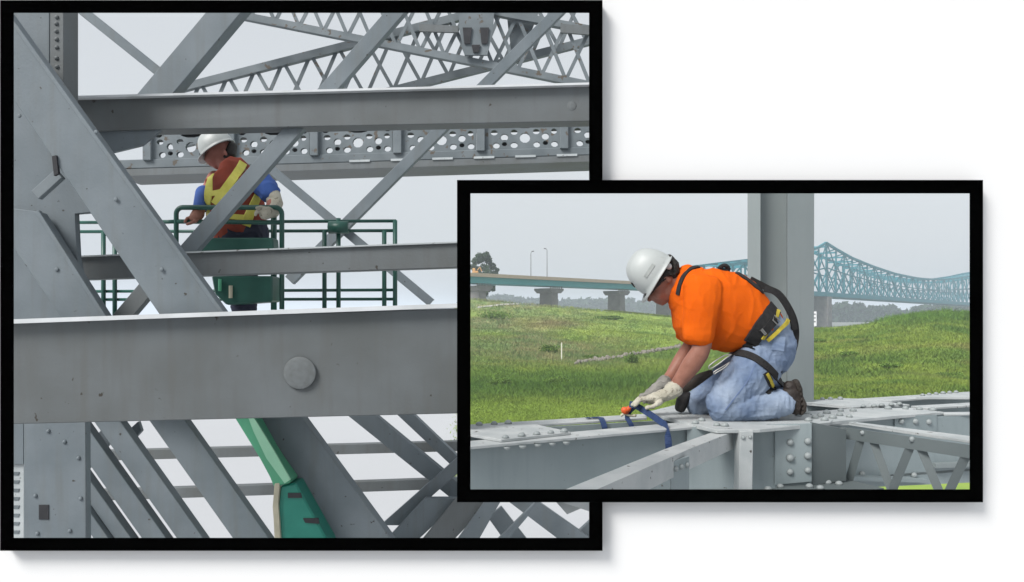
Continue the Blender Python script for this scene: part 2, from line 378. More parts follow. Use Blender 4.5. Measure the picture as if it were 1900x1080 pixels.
def turf(X, Y):                                 # colour and growth of the field at a ground point
    N = len(X); k = X / Y
    Z = fh(X, Y); PY = HZ - F * Z / Y; PXs = CX + F * k
    n1 = vnoise(X, Y, 9, 11); n2_ = vnoise(X, Y, 2.6, 12); n3 = vnoise(X, Y, 1.1, 13); nw = vnoise(X, Y * .5, 6, 14)
    gA = np.array([.245, .305, .055]); gB = np.array([.140, .215, .040]); dry = np.array([.27, .235, .125]); rust = np.array([.27, .18, .10])
    t = np.clip(.30 + 1.0 * (n1 - .5) + 1.0 * (n2_ - .5) + .7 * (n3 - .5) + .25, 0, 1)[:, None]
    col = gA * t + gB * (1 - t)
    left = np.clip((1420 - PXs) / 60, 0, 1)
    # reeds and dull weeds on the far left slope, lush ditch in front of them, mown strip nearest
    dull = left * np.clip((688 - PY) / 14, 0, 1) * np.clip((1180 + (PY - 600) * 1.0 - PXs) / 160, 0, 1) * np.clip(.35 + 1.5 * (nw - .3), 0, 1)
    dm = (rng.random(N) < np.clip(1.6 * (n2_ - .25), 0, 1))[:, None]
    dc = np.array([.16, .205, .085]) * (1 - dm) + dry * dm
    col = col * (1 - dull[:, None] * .85) + dc * dull[:, None] * .85
    red = left * np.exp(-((PXs - 1010) / 60.0) ** 2 - ((PY - 602) / 12.0) ** 2); col = col * (1 - .6 * red[:, None]) + rust * .6 * red[:, None]
    lush = left * np.exp(-((PY - (718 - (PXs - 950) * .03)) / 24.0) ** 2) * np.clip(.25 + 1.4 * n2_, 0, 1)
    col = col * (1 - .9 * lush[:, None]) + np.array([.085, .165, .030]) * .9 * lush[:, None]
    mown = left * np.clip((PY - 742) / 10, 0, 1); col = col * (1 - .7 * mown[:, None]) + np.array([.225, .30, .05]) * .7 * mown[:, None]
    ru = np.clip(2.2 * (vnoise(X, Y, 4, 21) - .62), 0, 1) * (PXs > 1480) * np.clip((PY - 625) / 20, 0, 1)
    col = col * (1 - ru[:, None] * .8) + rust * ru[:, None] * .8
    weed = (1 - left) * np.clip(3.0 * (vnoise(X, Y * .6, 2.2, 31) - .55), 0, 1); col = col * (1 - .6 * weed[:, None]) + np.array([.10, .19, .038]) * .6 * weed[:, None]
    hill = np.clip((PXs - 1600) / 50, 0, 1) * np.clip((606 - PY) / 14, 0, 1); col = col * (1 - .7 * hill[:, None]) + np.array([.115, .22, .04]) * .7 * hill[:, None]
    return col * np.array([1.40, 1.48, 1.40]), Z, lush, dull, weed, mown, hill
NK, NY = 230, 170
ks = np.linspace(-.0585, .80, NK); ys = 1 / np.linspace(1 / 27., 1 / 222., NY)
bm = newbm(); gv = []
for yv in ys:
    gv.append([bm.verts.new((k * yv, yv, float(fh(np.array(k * yv), np.array(yv))))) for k in ks])
for i in range(NY - 1):
    for j in range(NK - 1): bm.faces.new((gv[i][j], gv[i][j + 1], gv[i + 1][j + 1], gv[i + 1][j]))
# skirt down to the pale ground
edge = [gv[0][j] for j in range(NK)] ; low = [bm.verts.new((v.co.x, v.co.y - .4, ZG - .2)) for v in edge]
for j in range(NK - 1): bm.faces.new((low[j], low[j + 1], edge[j + 1], edge[j]))
edge = [gv[i][0] for i in range(NY)]; low = [bm.verts.new((v.co.x - .3 - 10 * min(1, max(0, (v.co.y - 48) / 60)), v.co.y, ZG - .2)) for v in edge]
for j in range(NY - 1): bm.faces.new((low[j + 1], low[j], edge[j], edge[j + 1]))
fo = single('field', bm, M['soil'], kind='structure', smooth=True)
co = np.empty(len(fo.data.vertices) * 3, np.float32); fo.data.vertices.foreach_get('co', co); co = co.reshape(-1, 3)
ca = np.ones((len(co), 4), np.float32); ca[:, :3] = turf(co[:, 0].astype(float), np.maximum(co[:, 1].astype(float), 27))[0] * .92
at = fo.data.color_attributes.new('tint', 'FLOAT_COLOR', 'POINT'); at.data.foreach_set('color', ca.ravel())
mats(fo, leafmat('turf', .0))

# grey river flat beyond the field
M['flat'] = material('grey_green_river_flat', (.17, .185, .165), (.22, .23, .21), .01, .6, spec=.3)
bm = newbm(); bm.faces.new([bm.verts.new((k * y, y, ZG + .06)) for k, y in ((-.057, 215), (1.0, 215), (1.0, 1500), (-.057, 1500))])
single('river', bm, M['flat'], kind='structure')
# grass blades: one mesh, colour per tuft
def grass(name, N, label):
    k = rng.uniform(-.0575, .78, N); iy = 1 / (YC(k) + 2) + rng.random(N) * (1 / 29. - 1 / (YC(k) + 2)); Y = 1 / iy
    X = k * Y; col, Z, lush, dull, weed, mown, hill = turf(X, Y)
    col *= rng.uniform(.94, 1.08, (N, 1))
    hgt = rng.uniform(.08, .20, N) * (1 + .9 * lush + .8 * dull * rng.random(N) + 1.0 * weed * rng.random(N)) * (1 + .007 * Y) * (1 - .4 * mown)
    hgt *= 1 + 1.3 * hill * rng.random(N)
    B = 4
    ang = rng.uniform(0, 2 * np.pi, (N, B)); wid = rng.uniform(.012, .028, (N, B)) * (1 + .012 * Y[:, None]); lean = rng.uniform(.3, 1.3, (N, B)); hh = hgt[:, None] * rng.uniform(.6, 1.1, (N, B))
    ox = rng.normal(0, .2, (N, B)) * (1 + .01 * Y[:, None]); oy = rng.normal(0, .2, (N, B)) * (1 + .01 * Y[:, None])
    bx = X[:, None] + ox; by = Y[:, None] + oy; bz = Z[:, None] - .03
    la = rng.uniform(0, 2 * np.pi, (N, B))
    V = np.empty((N, B, 3, 3), np.float32)
    V[..., 0, 0] = bx - np.cos(ang) * wid; V[..., 0, 1] = by - np.sin(ang) * wid; V[..., 0, 2] = bz
    V[..., 1, 0] = bx + np.cos(ang) * wid; V[..., 1, 1] = by + np.sin(ang) * wid; V[..., 1, 2] = bz
    V[..., 2, 0] = bx + np.cos(la) * lean * hh; V[..., 2, 1] = by + np.sin(la) * lean * hh; V[..., 2, 2] = bz + hh
    C = np.ones((N, B, 3, 4), np.float32); C[..., :3] = col[:, None, None, :]
    me = tri_mesh(name, V.reshape(-1, 3), C.reshape(-1, 4))
    o = bpy.data.objects.new(name, me); COL.objects.link(o); mats(o, M['blade']); tag(o, label, 'grass', kind='stuff'); return o
def tri_mesh(name, V, C):
    nv = len(V); me = bpy.data.meshes.new(name)
    me.vertices.add(nv); me.vertices.foreach_set('co', V.astype(np.float32).ravel())
    me.loops.add(nv); me.loops.foreach_set('vertex_index', np.arange(nv, dtype=np.int32))
    me.polygons.add(nv // 3); me.polygons.foreach_set('loop_start', np.arange(0, nv, 3, dtype=np.int32))
    at = me.color_attributes.new('tint', 'FLOAT_COLOR', 'POINT'); at.data.foreach_set('color', C.astype(np.float32).ravel())
    me.update(calc_edges=True); me.validate(); return me
M['leaf'] = leafmat('leaf'); M['blade'] = leafmat('grass_blade', .30, .92)
grass('grass', 270000, 'rough green grass covering the sloping field')

def leaves(name, clumps, n_per, size, col, tint=.25, mat='leaf'):   # leaf faces through clump volumes
    V = []; C = []
    for (c, rad) in clumps:
        u = rng.normal(0, 1, (n_per, 3)); u /= np.linalg.norm(u, axis=1)[:, None]
        r = rng.random(n_per) ** .45
        p = np.array(c) + u * r[:, None] * np.array(rad)
        a = rng.normal(0, 1, (n_per, 3)); a /= np.linalg.norm(a, axis=1)[:, None]
        b = rng.normal(0, 1, (n_per, 3)); b = np.cross(a, b); b /= np.linalg.norm(b, axis=1)[:, None]
        s = size * rng.uniform(.6, 1.3, (n_per, 1))
        tri = np.stack([p - a * s * .6 - b * s * .5, p + a * s * .6 - b * s * .5, p + b * s * .8], 1)
        cc = np.ones((n_per, 3, 4)); cc[..., :3] = (np.array(col) * rng.uniform(1 - tint, 1 + tint) * rng.uniform(1 - tint, 1 + tint, (n_per, 1)))[:, None, :]
        V.append(tri.reshape(-1, 3)); C.append(cc.reshape(-1, 4))
    return tri_mesh(name, np.concatenate(V), np.concatenate(C))
def gy(x, y):                                   # distance at which the field shows at photo pixel (x, y)
    k = (x - CX) / F; Yv = np.linspace(29, float(YC(k)), 900); z = fh(k * Yv, Yv); py = HZ - F * z / Yv
    return float(Yv[np.argmax(py <= y)]) if (py <= y).any() else float(YC(k)) - 1
def fz(x, Y): X = (x - CX) / F * Y; return X, float(fh(np.array(X), np.array(Y)))

# tracks on the field
def track(name, px, w, lift):
    bm = newbm(); prev = None
    pts = spline([Vector((p[0], p[1], 0)) for p in px], 8)
    for p in pts:
        X = (p.x - CX) / F * p.y; z0 = float(fh(np.array(X), np.array(p.y)))
        z1 = float(fh(np.array((p.x - CX) / F * (p.y + w)), np.array(p.y + w)))
        a = bm.verts.new((X, p.y, z0 + lift)); b = bm.verts.new(((p.x - CX) / F * (p.y + w), p.y + w, z1 + lift))
        if prev: bm.faces.new((prev[0], a, b, prev[1]))
        prev = (a, b)
    return single(name, bm, M['roadc'], kind='structure')
track('gravel_track', [(x, float(YC((x - CX) / F)) - 2.0) for x in (1120, 1160, 1200, 1240, 1262)], 3.0, .30)
track('footpath', [(886, gy(886, 572.5)), (915, gy(915, 569)), (945, gy(945, 566)), (962, gy(962, 565.5))], 4.0, .10)

# weeds and bushes standing out of the grass
bushes = [(1170, gy(1170, 676), 1.0, 1.3, 'leafy weed clump right beside the grey rubble line'), (1022, gy(1022, 655), 1.6, 1.1, 'dark weed clump just left of the white stake'), (905, gy(905, 592), 5.0, 1.6, 'low wide dark shrub on the far left slope'),
          (1516, gy(1516, 635), 1.3, .5, 'green weed clump just right of the grey column'), (1580, gy(1580, 660), 1.2, .45, 'low weed clump on the slope right of the grey column'), (928, gy(928, 715), 1.1, .6, 'dark bush in the ditch at the lower left of the field'), (1035, gy(1035, 712), 1.3, .6, 'broad dark bush in the ditch below the white stake'),
          (1760, gy(1760, 700), 1.0, .4, 'green weed clump at the right edge of the field'), (1100, gy(1100, 666), 1.6, .45, 'low dark weed clump at the left end of the grey rubble line'), (1130, gy(1130, 593), 3.5, .8, 'dark flat bush high on the slope under the second pier'), (1655, gy(1655, 683), .9, .4, 'small dark weed clump in the middle of the right slope')]
for (x, Y, w, h, lab) in bushes:
    X, z = fz(x, Y)
    cl = [((X + rng.uniform(-w, w) * .6, Y + rng.uniform(-.3, .3), z + h * rng.uniform(.2, .6)), (w * .45, w * .4, h * .42)) for _ in range(7)]
    t = Thing('bush', lab, 'bush', (X, Y, z), 'bushes on the field')
    t.part('foliage', leaves('foliage', cl, 110, .10 * (Y / 60), (.15, .24, .05), .25), M['leaf'])
    bm = newbm()
    for q in range(4): tube([(X, Y, z - .1), (X + rng.uniform(-.3, .3) * w, Y, z + h * .5)], [.02, .008], 5, bm)
    t.part('stem', bm, M['soil'])

# ------------------------------------------------------------------ white wall with its two framed openings
YW = 2.0
bm = newbm()
xs = [-700, 12, 860, 1106, 1812, 2600]; ysx = [-520, 12, 346, 920, 1010, 1650]
def inhole(x, y): return (12 < x < 1106 and 12 < y < 1010) or (860 < x < 1812 and 346 < y < 920)
vg = {(i, j): bm.verts.new(P(x, y, YW)) for i, x in enumerate(xs) for j, y in enumerate(ysx)}
fs = []
for i in range(len(xs) - 1):
    for j in range(len(ysx) - 1):
        if not inhole((xs[i] + xs[i + 1]) / 2, (ysx[j] + ysx[j + 1]) / 2):
            fs.append(bm.faces.new((vg[i, j], vg[i, j + 1], vg[i + 1, j + 1], vg[i + 1, j])))
for v in [v for v in bm.verts if not v.link_faces]: bm.verts.remove(v)
ex = bmesh.ops.extrude_face_region(bm, geom=fs)
bmesh.ops.translate(bm, verts=[v for v in ex['geom'] if isinstance(v, bmesh.types.BMVert)], vec=(0, .02, 0))
wallt = Thing('wall', 'plain white display wall behind the two black frames', 'wall', P(950, 1650, YW))
wallt.part('panel', bm, M['white'])
for x in (-640, 2540):                        # legs that carry the display wall
    a = P(x, 1400, YW + .04); b = Vector((a.x, a.y, ZG)); wallt.part('leg', bar(a, b, .06, .06), M['white'])

def frame(name, label, rails, depth):
    yf = YW - depth
    org = P(rails[0][0], rails[0][3], YW)
    t = Thing(name, label, 'frame', org, 'black frames on the white wall')
    for (x0, y0, x1, y1, inner) in rails:
        yf = YW - depth + (.0008 if 'h' in inner else 0)
        a = [P(x0, y0, yf), P(x1, y0, yf), P(x1, y1, yf), P(x0, y1, yf)]
        X0, Y0, X1, Y1 = x0, y0, x1, y1
        g = 15
        if 'r' in inner: X1 -= g
        if 'l' in inner: X0 += g
        if 'b' in inner: Y1 -= g
        if 't' in inner: Y0 += g
        # outer faces square, inner faces rebated; the back sits on the wall
        def back(x, y, xo, yo):
            p = P(x, y, yf); return Vector((p.x, YW - .0005, p.z))
        b = [back(X0, Y0, x0, y0), back(X1, Y0, x1, y0), back(X1, Y1, x1, y1), back(X0, Y1, x0, y1)]
        bm = newbm(); prism(bm, a, b); t.part('rail', bm, M['black'])
    return t
frame('picture_frame', 'large square black frame around the grey bridge steelwork and green lift', [
    (0, 0, 25, 1022, 'r'), (24, 0, 1094, 24, 'bh'), (24, 998, 1094, 1022, 'th'), (1093, 0, 1118, 333.5, 'l'), (1093, 932.5, 1118, 1022, 'l')], .034)
frame('picture_frame', 'wide black frame around the worker in the orange shirt', [
    (848, 334, 873, 932, 'r'), (872, 334, 1800, 359, 'bh'), (872, 908, 1800, 932, 'th'), (1799, 334, 1824, 932, 'l')], .035)

# ------------------------------------------------------------------ shared rivet meshes
def dome(name, r, h, seg=10, rings=3):
    bm = newbm(); prev = None
    for i in range(rings):
        a = i / rings * math.pi / 2
        ring = [bm.verts.new((r * math.cos(a) * math.cos(k * 2 * math.pi / seg), r * math.cos(a) * math.sin(k * 2 * math.pi / seg), h * math.sin(a))) for k in range(seg)]
        if prev:
            for k in range(seg): bm.faces.new((prev[k], prev[(k + 1) % seg], ring[(k + 1) % seg], ring[k]))
        else: bm.faces.new(ring[::-1])
        prev = ring
    top = bm.verts.new((0, 0, h))
    for k in range(seg): bm.faces.new((prev[k], prev[(k + 1) % seg], top))
    me = to_mesh(name, bm, True); return me
ROT_F = Vector((0, -1, 0)).to_track_quat('Z', 'Y')          # rivet facing the viewer
ROT_D = Vector((0, 0, -1)).to_track_quat('Z', 'Y')
RV = {}
def rivet_mesh(mat):
    if mat not in RV: RV[mat] = dome('rivet', 1.0, .95); RV[mat].materials.append(M[mat])
    return RV[mat]

# ------------------------------------------------------------------ left window: the grey truss bridge
B = Thing('truss_bridge', 'grey riveted steel truss bridge around the green lift', 'bridge', P(100, 1000, 4.6))
# foreground girder: web plate, proud top flange with its lit edge line put into the colour
a, b = P(-60, 690, 3.95), P(861, 668, 4.12)
bm = newbm()
def gsec(x0, y0, x1, y1, Yl, Yr, dy=0.0):
    return [P(x0, y0, Yl), P(x1, y1, Yr)]
tl, tr = P(-60, 600, 3.95), P(861, 572, 4.12); bl, br = P(-60, 789, 3.97), P(861, 767, 4.14)
prof_l = [tl, bl, bl + Vector((0, .16, 0)), tl + Vector((0, .16, 0))]; prof_r = [tr, br, br + Vector((0, .16, 0)), tr + Vector((0, .16, 0))]
girder = B.part('girder', bevel(prism(newbm(), prof_l, prof_r), .004), M['lsteel2'])
fl = [P(-60, 596, 3.84), P(-60, 602, 3.84), P(-60, 602, 3.84) + Vector((0, .30, 0)), P(-60, 594.0, 3.84) + Vector((0, .30, 0))]
fl = []
for (x, yt, Yv) in ((-60, 595.5, 3.90), (861, 562.5, 4.07)):
    t0 = P(x, yt, Yv); s = Yv / F
    fl.append([t0, t0 - Vector((0, 0, 8.0 * s)), t0 + Vector((0, .24, -8.0 * s)), t0 + Vector((0, .24, 0.004))])
B.part('top_flange', prism(newbm(), fl[0], fl[1]), M['edge'], girder, label='top edge of the near girder, its lit line put into the colour')
big_dome = dome('rivet', 1.0, 1.0, 40, 10); big_dome.materials.append(M['lsteel2'])
o = B.inst('rivet', big_dome, P(556, 692, 4.063), ROT_F, (.082, .082, .007), girder)
# big leaning leg, gusset mass and second leg on the left
B.part('gusset_plate', plate([(-40, 60), (60, 90), (128, 190), (205, 292), (172, 394), (137, 395), (141, 476), (151, 516), (120, 596), (-40, 596)], 4.55, .05, bev=.004), M['lsteel'])
def edgebar(name, rt, rb, lt, lb, Y, d, mat, parent=None, lip=True):
    o = B.part(name, plate([lt, rt, rb, lb], Y, d, bev=.004), M[mat], parent)
    if lip:      # raised angle along the right edge
        a, b = P(*rt, Y - .012), P(*rb, Y - .012)
        B.part('edge_angle', bar(a, b, .022, .03, bev=.002), M['lsteel'], o)
    return o
leg = edgebar('diagonal', (-14, -10), (418, 590), (-60, 60), (300, 590), 4.30, .12, 'lsteel')
edgebar('diagonal', (68, 392), (198, 596), (-30, 380), (118, 596), 4.42, .10, 'lsteel')
B.part('bracing_bar', pbar(212, 604, 300, 500, 30, 4.62, .06), M['lsteel2'])
B.part('bracing_bar', pbar(64, 362, 108, 322, 20, 4.36, .04, kind='flat'), M['fsteel'], label='short pale connecting bar')
B.part('slot', plate([(96, 290), (104, 288), (108, 322), (100, 326)], 4.285, .02), M['dark'])
for (x, y) in ((44, 130), (36, 215), (178, 245), (215, 370), (300, 500), (105, 500)):
    B.inst('rivet', rivet_mesh('lsteel'), P(x, y, 4.29 if x > 110 else 4.415), ROT_F, (.012, .012, .005))
# column top left with riveted side strip, and its foot below the girder
colm = B.part('column', plate([(-40, -40), (92, -40), (92, 196), (-40, 196)], 4.72, .14, bev=.004), M['lsteel'])
st = B.part('riveted_strip', plate([(92.5, -40), (118, -40), (118, 188), (92.5, 188)], 4.70, .16, bev=.003), M['lsteel2'])
for y in (32, 44, 58, 73, 88, 108, 124, 140, 158): B.inst('rivet', rivet_mesh('lsteel2'), P(104 + (y % 7) * .4, y, 4.70), ROT_F, .013, st)
bm = plate([(44, 560), (156, 560), (158, 800), (160, 1030), (44, 1030)], 4.64, .06, bev=.004)
foot = B.part('column', bm, M['lsteel'])
p = P(44, 1030, 4.64); q = P(160, 1030, 4.64)
B.part('column', prism(newbm(), [p, q, q + Vector((0, .2, 0)), p + Vector((0, .2, 0))], [Vector((v.x, v.y, ZG)) for v in (p, q, q + Vector((0, .2, 0)), p + Vector((0, .2, 0)))]), M['lsteel'])
B.part('slot', plate([(72, 937), (90, 937), (90, 964), (72, 964)], 4.635, .02), M['dark'], foot)
for (x, y) in ((120, 820), (146, 850), (66, 920), (150, 925), (130, 985), (70, 990), (90, 800)): B.inst('rivet', rivet_mesh('lsteel'), P(x, y, 4.64), ROT_F, .013, foot)
bt = B.part('batten_plate', plate([(-40, 862), (44, 862), (44, 1040), (-40, 1040)], 4.9, .03), M['pale'], label='pale perforated plate at the lower left corner')
for i in range(8):
    y = 876 + i * 15.5
    B.part('slot', plate([(25, y), (36, y), (34, y + 6), (25, y + 6)], 4.896, .01), M['fsteel'], bt)
B.part('plate', plate([(-40, 770), (43, 770), (43, 861), (-40, 861)], 4.88, .03), M['lsteel'])

# upper and middle horizontal beams
ub = B.part('beam', plate([(112, 183, 5.15), (1130, 156, 5.35), (1130, 224, 5.35), (150, 243, 5.15)], 5.2, .16, bev=.004), M['lsteel2'])
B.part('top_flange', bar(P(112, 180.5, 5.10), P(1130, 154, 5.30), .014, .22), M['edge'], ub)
for x in (300, 505, 708, 895, 1060): B.inst('rivet', rivet_mesh('lsteel2'), P(x, 206 - (x - 300) * .012, 5.17 + (x - 112) / 1018 * .18), ROT_F, (.036, .036, .007), ub)
B.part('bottom_plate', plate([(172, 243, 5.19), (300, 240, 5.19), (262, 270, 5.19), (200, 285, 5.19)], 5.19, .03), M['lsteel'])
mb = B.part('beam', plate([(116, 478, 4.98), (861, 450, 5.12), (861, 496, 5.12), (116, 520, 4.98)], 5.0, .13, bev=.004), M['lsteel2'])
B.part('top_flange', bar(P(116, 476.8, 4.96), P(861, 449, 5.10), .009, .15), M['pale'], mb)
# big diagonals crossing behind the upper beam
for (x0, y0, x1, y1, w, Y0, Y1, k, d) in ((437, -4, 225, 248, 50, 5.45, 5.45, 'chan', .12), (752, 0, 342, 470, 29, 5.32, 5.22, 'chan', .07), (1052, 4, 536, 520, 20, 7.4, 7.2, 'chan', .08),
                                          (128, 0, 300, 138, 17, 5.9, 5.9, 'chan', .06), (500, 312, 800, 562, 16, 7.3, 7.3, 'chan', .06)):
    B.part('diagonal', pbar(x0, y0, x1, y1, w, Y0, d, Y1, k), M['lsteel'])
# far floor girder: chord, posts, perforated web panels, dark floor beams behind
YF = 12.0
def yb(x): return 297 - .028 * (x - 215)
def perforated(outer, holes, Y, th):             # flat panel with real round openings
    bm = newbm(); es = []
    def ring(pts):
        vs = [bm.verts.new(P(x, y, Y)) for x, y in pts]
        for a_, b_ in zip(vs, vs[1:] + vs[:1]): es.append(bm.edges.new((a_, b_)))
    ring(outer)
    for (x, y, rx, ry) in holes: ring([(x + rx * math.cos(q * math.pi / 5), y + ry * math.sin(q * math.pi / 5)) for q in range(10)])
    bmesh.ops.triangle_fill(bm, edges=es, use_beauty=True)
    ex_ = bmesh.ops.extrude_face_region(bm, geom=bm.faces[:])
    bmesh.ops.translate(bm, verts=[v for v in ex_['geom'] if isinstance(v, bmesh.types.BMVert)], vec=(0, th, 0))
    return bm
ch = B.part('bottom_chord', plate([(215, yb(215)), (1135, yb(1135)), (1135, yb(1135) + 15), (215, yb(215) + 17)], YF - .02, .5, bev=.01), M['fsteel'])
B.part('flange', plate([(215, yb(215) + 17.5), (1135, yb(1135) + 15.5), (1135, yb(1135) + 27), (215, yb(215) + 30)], YF - .14, .8), M['lsteel2'], ch)
for i in range(6):
    x = 648 + i * 77; y = yb(x) + 12
    B.part('stay_plate', plate([(x, y), (x + 38, y - 1), (x + 38, y + 3), (x, y + 4)], YF - .16, .02), M['pale'], ch)
B.part('top_chord', plate([(215, 215), (1135, 200), (1135, 216), (215, 232)], YF, .5), M['fsteel'])
for k in range(-2, 4):
    x = 582 + 155 * k
    if x > 220: B.part('post', plate([(x - 8, 205), (x + 8, 205), (x + 8, yb(x) + 2), (x - 8, yb(x) + 2)], YF - .07, .3, bev=.01), M['fsteel'])
    xa, xb = x + 8.5, min(x + 146.5, 1128)
    if xb < 240: continue
    hl = []
    for (rx_, dy, a_, b_) in ((25, -31, 6.5, 5), (62, -31, 6.5, 5), (103, -31, 6.5, 5), (136, -31, 5.5, 5), (17, -20, 5, 5), (44, -22, 7, 6.5), (82, -20, 10, 9.5), (120, -22, 7, 6.5), (29, -7, 6.5, 5.5), (62, -7, 7, 5.5), (104, -7, 6.5, 5.5), (137, -7, 6.5, 5.5),
                            (22, -46, 8, 7), (82, -45, 21, 7.5), (137, -46, 7, 7), (44, -9.5, 5, 4), (120, -9.5, 5, 4)):
        if xa + 4 < x + rx_ - a_ and x + rx_ + a_ < xb - 2: hl.append((x + rx_, yb(x + rx_) + dy, a_, b_))
    B.part('web_panel', perforated([(xa, yb(xa) - 58), (xb, yb(xb) - 58), (xb, yb(xb) + 1), (xa, yb(xa) + 1)], hl, YF, .06), M['fsteel'])
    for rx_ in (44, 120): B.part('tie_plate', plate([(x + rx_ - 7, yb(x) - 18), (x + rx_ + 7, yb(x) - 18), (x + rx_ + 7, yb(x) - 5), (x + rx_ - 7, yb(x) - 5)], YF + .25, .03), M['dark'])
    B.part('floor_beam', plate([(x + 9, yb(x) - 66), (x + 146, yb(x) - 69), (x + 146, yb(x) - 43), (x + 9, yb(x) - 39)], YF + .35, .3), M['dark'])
# two lattice girders crossing at the upper right
def lattice(u0, u1, l0, l1, Y, n, cw, bw):
    c = B.part('chord', pbar(*u0, *u1, cw, Y, .12, kind='chan', bev=0), M['fsteel']); B.part('chord', pbar(*l0, *l1, cw, Y, .12, kind='chan', bev=0), M['fsteel'])
    for i in range(n):
        f0 = i / n; f1 = (i + 1) / n
        def mixp(a, b, f): return (a[0] + (b[0] - a[0]) * f, a[1] + (b[1] - a[1]) * f)
        A, D = mixp(u0, u1, f0), mixp(u0, u1, f1); C, E = mixp(l0, l1, f0), mixp(l0, l1, f1)
        B.part('lattice_bar', pbar(*A, *E, bw, Y + .05, .02, kind='flat', bev=0), M['fsteel'])
        B.part('lattice_bar', pbar(*C, *D, bw, Y + .08, .02, kind='flat', bev=0), M['fsteel'])
lattice((420, -72), (1140, 62), (420, 22), (1140, 166), 13.2, 16, 13, 6.5)
lattice((320, 166), (1140, -44), (320, 270), (1140, 63), 13.8, 16, 14, 6.5)
nd = B.part('gusset_plate', plate([(850, 10), (918, 10), (914, 60), (904, 102), (862, 102), (853, 60)], 13.1, .05), M['fsteel'])
for (x, y, w, h) in ((867, 66, 17, 30), (899, 66, 17, 30), (883, 90, 16, 14)):
    B.part('slot', plate([(x - w / 2, y - h / 2), (x + w / 2, y - h / 2), (x + w / 2 - 3, y + h / 2), (x - w / 2 + 3, y + h / 2)], 13.07, .02), M['dark'], nd)
B.part('gusset_plate', plate([(938, 5), (1006, 5), (985, 60), (950, 102), (944, 60)], 13.4, .05), M['fsteel'])
B.part('stay_plate', plate([(778, 44), (850, 48), (850, 60), (778, 58)], 13.15, .05), M['lsteel2'])
B.part('stay_plate', plate([(1040, 44), (1118, 50), (1118, 66), (1040, 60)], 13.15, .05), M['lsteel2'])

# bracing below the near girder
for (x0, y0, x1, y1, w) in ((150, 847, 862, 828, 18), (150, 921, 862, 897, 19)): B.part('horizontal_bar', pbar(x0, y0, x1, y1, w, 7.6, .10, kind='chan'), M['lsteel2'])
def quadbar(tl, tr, br, bl, Y, d=.10, mat='lsteel'): return B.part('diagonal', plate([tl, tr, br, bl], Y, d, bev=.004), M[mat])
for n_, (a_, b_, c_, e_) in enumerate(((-25, 3, 195, 223), (14, 45, 234, 265), (65, 110, 285, 330), (130, 179, 350, 399), (234, 301, 454, 521))):
    quadbar((a_, 720), (b_, 720), (e_, 1030), (c_, 1030), 5.9 + .05 * n_)
quadbar((420, 735), (531, 735), (747, 1030), (640, 1030), 6.0, .14)
quadbar((600, 735), (655, 735), (861, 905), (861, 944), 7.0)
quadbar((700, 735), (732, 735), (861, 858), (861, 886), 7.15)
quadbar((152, 835), (195, 790), (215, 808), (165, 870), 6.4, .05)
quadbar((236, 800), (256, 782), (262, 800), (244, 820), 6.4, .05)
# members rising to the right at the bottom, seen under the wide frame
quadbar((861, 838), (861, 868), (740, 975), (706, 975), 6.8, .06)
quadbar((788, 925), (858, 925), (745, 1030), (690, 1030), 6.7, .08)
quadbar((846, 925), (915, 925), (815, 1030), (760, 1030), 6.62, .06, 'lsteel2')
quadbar((903, 925), (932, 925), (872, 1030), (828, 1030), 6.55, .05)
quadbar((936, 925), (990, 925), (1140, 1030), (1075, 1030), 6.9, .06)
quadbar((905, 960), (930, 940), (1000, 1030), (955, 1030), 6.95, .05)
quadbar((1000, 925), (978, 960), (918, 1030), (895, 1030), 6.6, .06)
quadbar((1140, 925), (1140, 990), (1090, 1030), (1025, 1030), 7.0, .06)

# ------------------------------------------------------------------ green boom lift
YB = 6.0
BL = Thing('boom_lift', 'green boom lift platform carrying the worker in the vest', 'lift', P(600, 1100, 6.2))
rail_r = .016
def prail(pts, Y, r=rail_r, name='rail', mat='lift'): return BL.part(name, tube([P(x, y, Y) for x, y in pts], r, 8), M[mat], smooth=True)
def arc(cx, cy, r, a0, a1, n=5): return [(cx + r * math.cos(R(a0 + (a1 - a0) * i / n)), cy + r * math.sin(R(a0 + (a1 - a0) * i / n))) for i in range(n + 1)]
Yf_, Yb_ = 5.72, 6.42
prail([(327, 466)] + arc(339, 397, 12, 180, 270) + arc(511, 397, 12, 270, 360) + [(523, 574)], Yf_, .018)
prail([(327, 411), (520, 413)], Yf_); prail([(508, 400), (508, 575)], Yf_ + .12, .022, 'post')
prail([(130, 413), (735, 410)], Yb_, .013); prail([(130, 430), (735, 428)], Yb_, .013)
prail([(130, 541), (735, 538)], Yb_, .012); prail([(130, 556), (735, 555)], Yb_, .012)
for x, y0 in ((192, 430), (213, 430), (602, 428), (628, 405), (713, 428), (733, 409)):
    prail([(x, y0), (x, 606)], Yb_ - .02, .018, 'post')
prail([(610, 422), (646, 422)], Yb_ - .05, .05, 'bracket'); prail([(327, 411), (300, 412)], Yf_, .014)
BL.part('console', plate([(380, 441), (506, 441), (508, 466), (362, 466)], 5.66, .14, bev=.008), M['lift'])
bx_ = BL.part('control_box', plate([(392, 512), (505, 512), (505, 560), (420, 566), (398, 545)], 5.66, .2, bev=.01), M['lift'])
BL.part('lever', tube([P(408, 540, 5.64), P(408, 518, 5.64)], .012, 8), M['boom'], bx_); BL.part('lever', tube([P(428, 553, 5.64), P(428, 530, 5.64)], .014, 8), M['cream'], bx_)
fl_ = [P(300, 712, 5.6), P(745, 712, 5.6)]
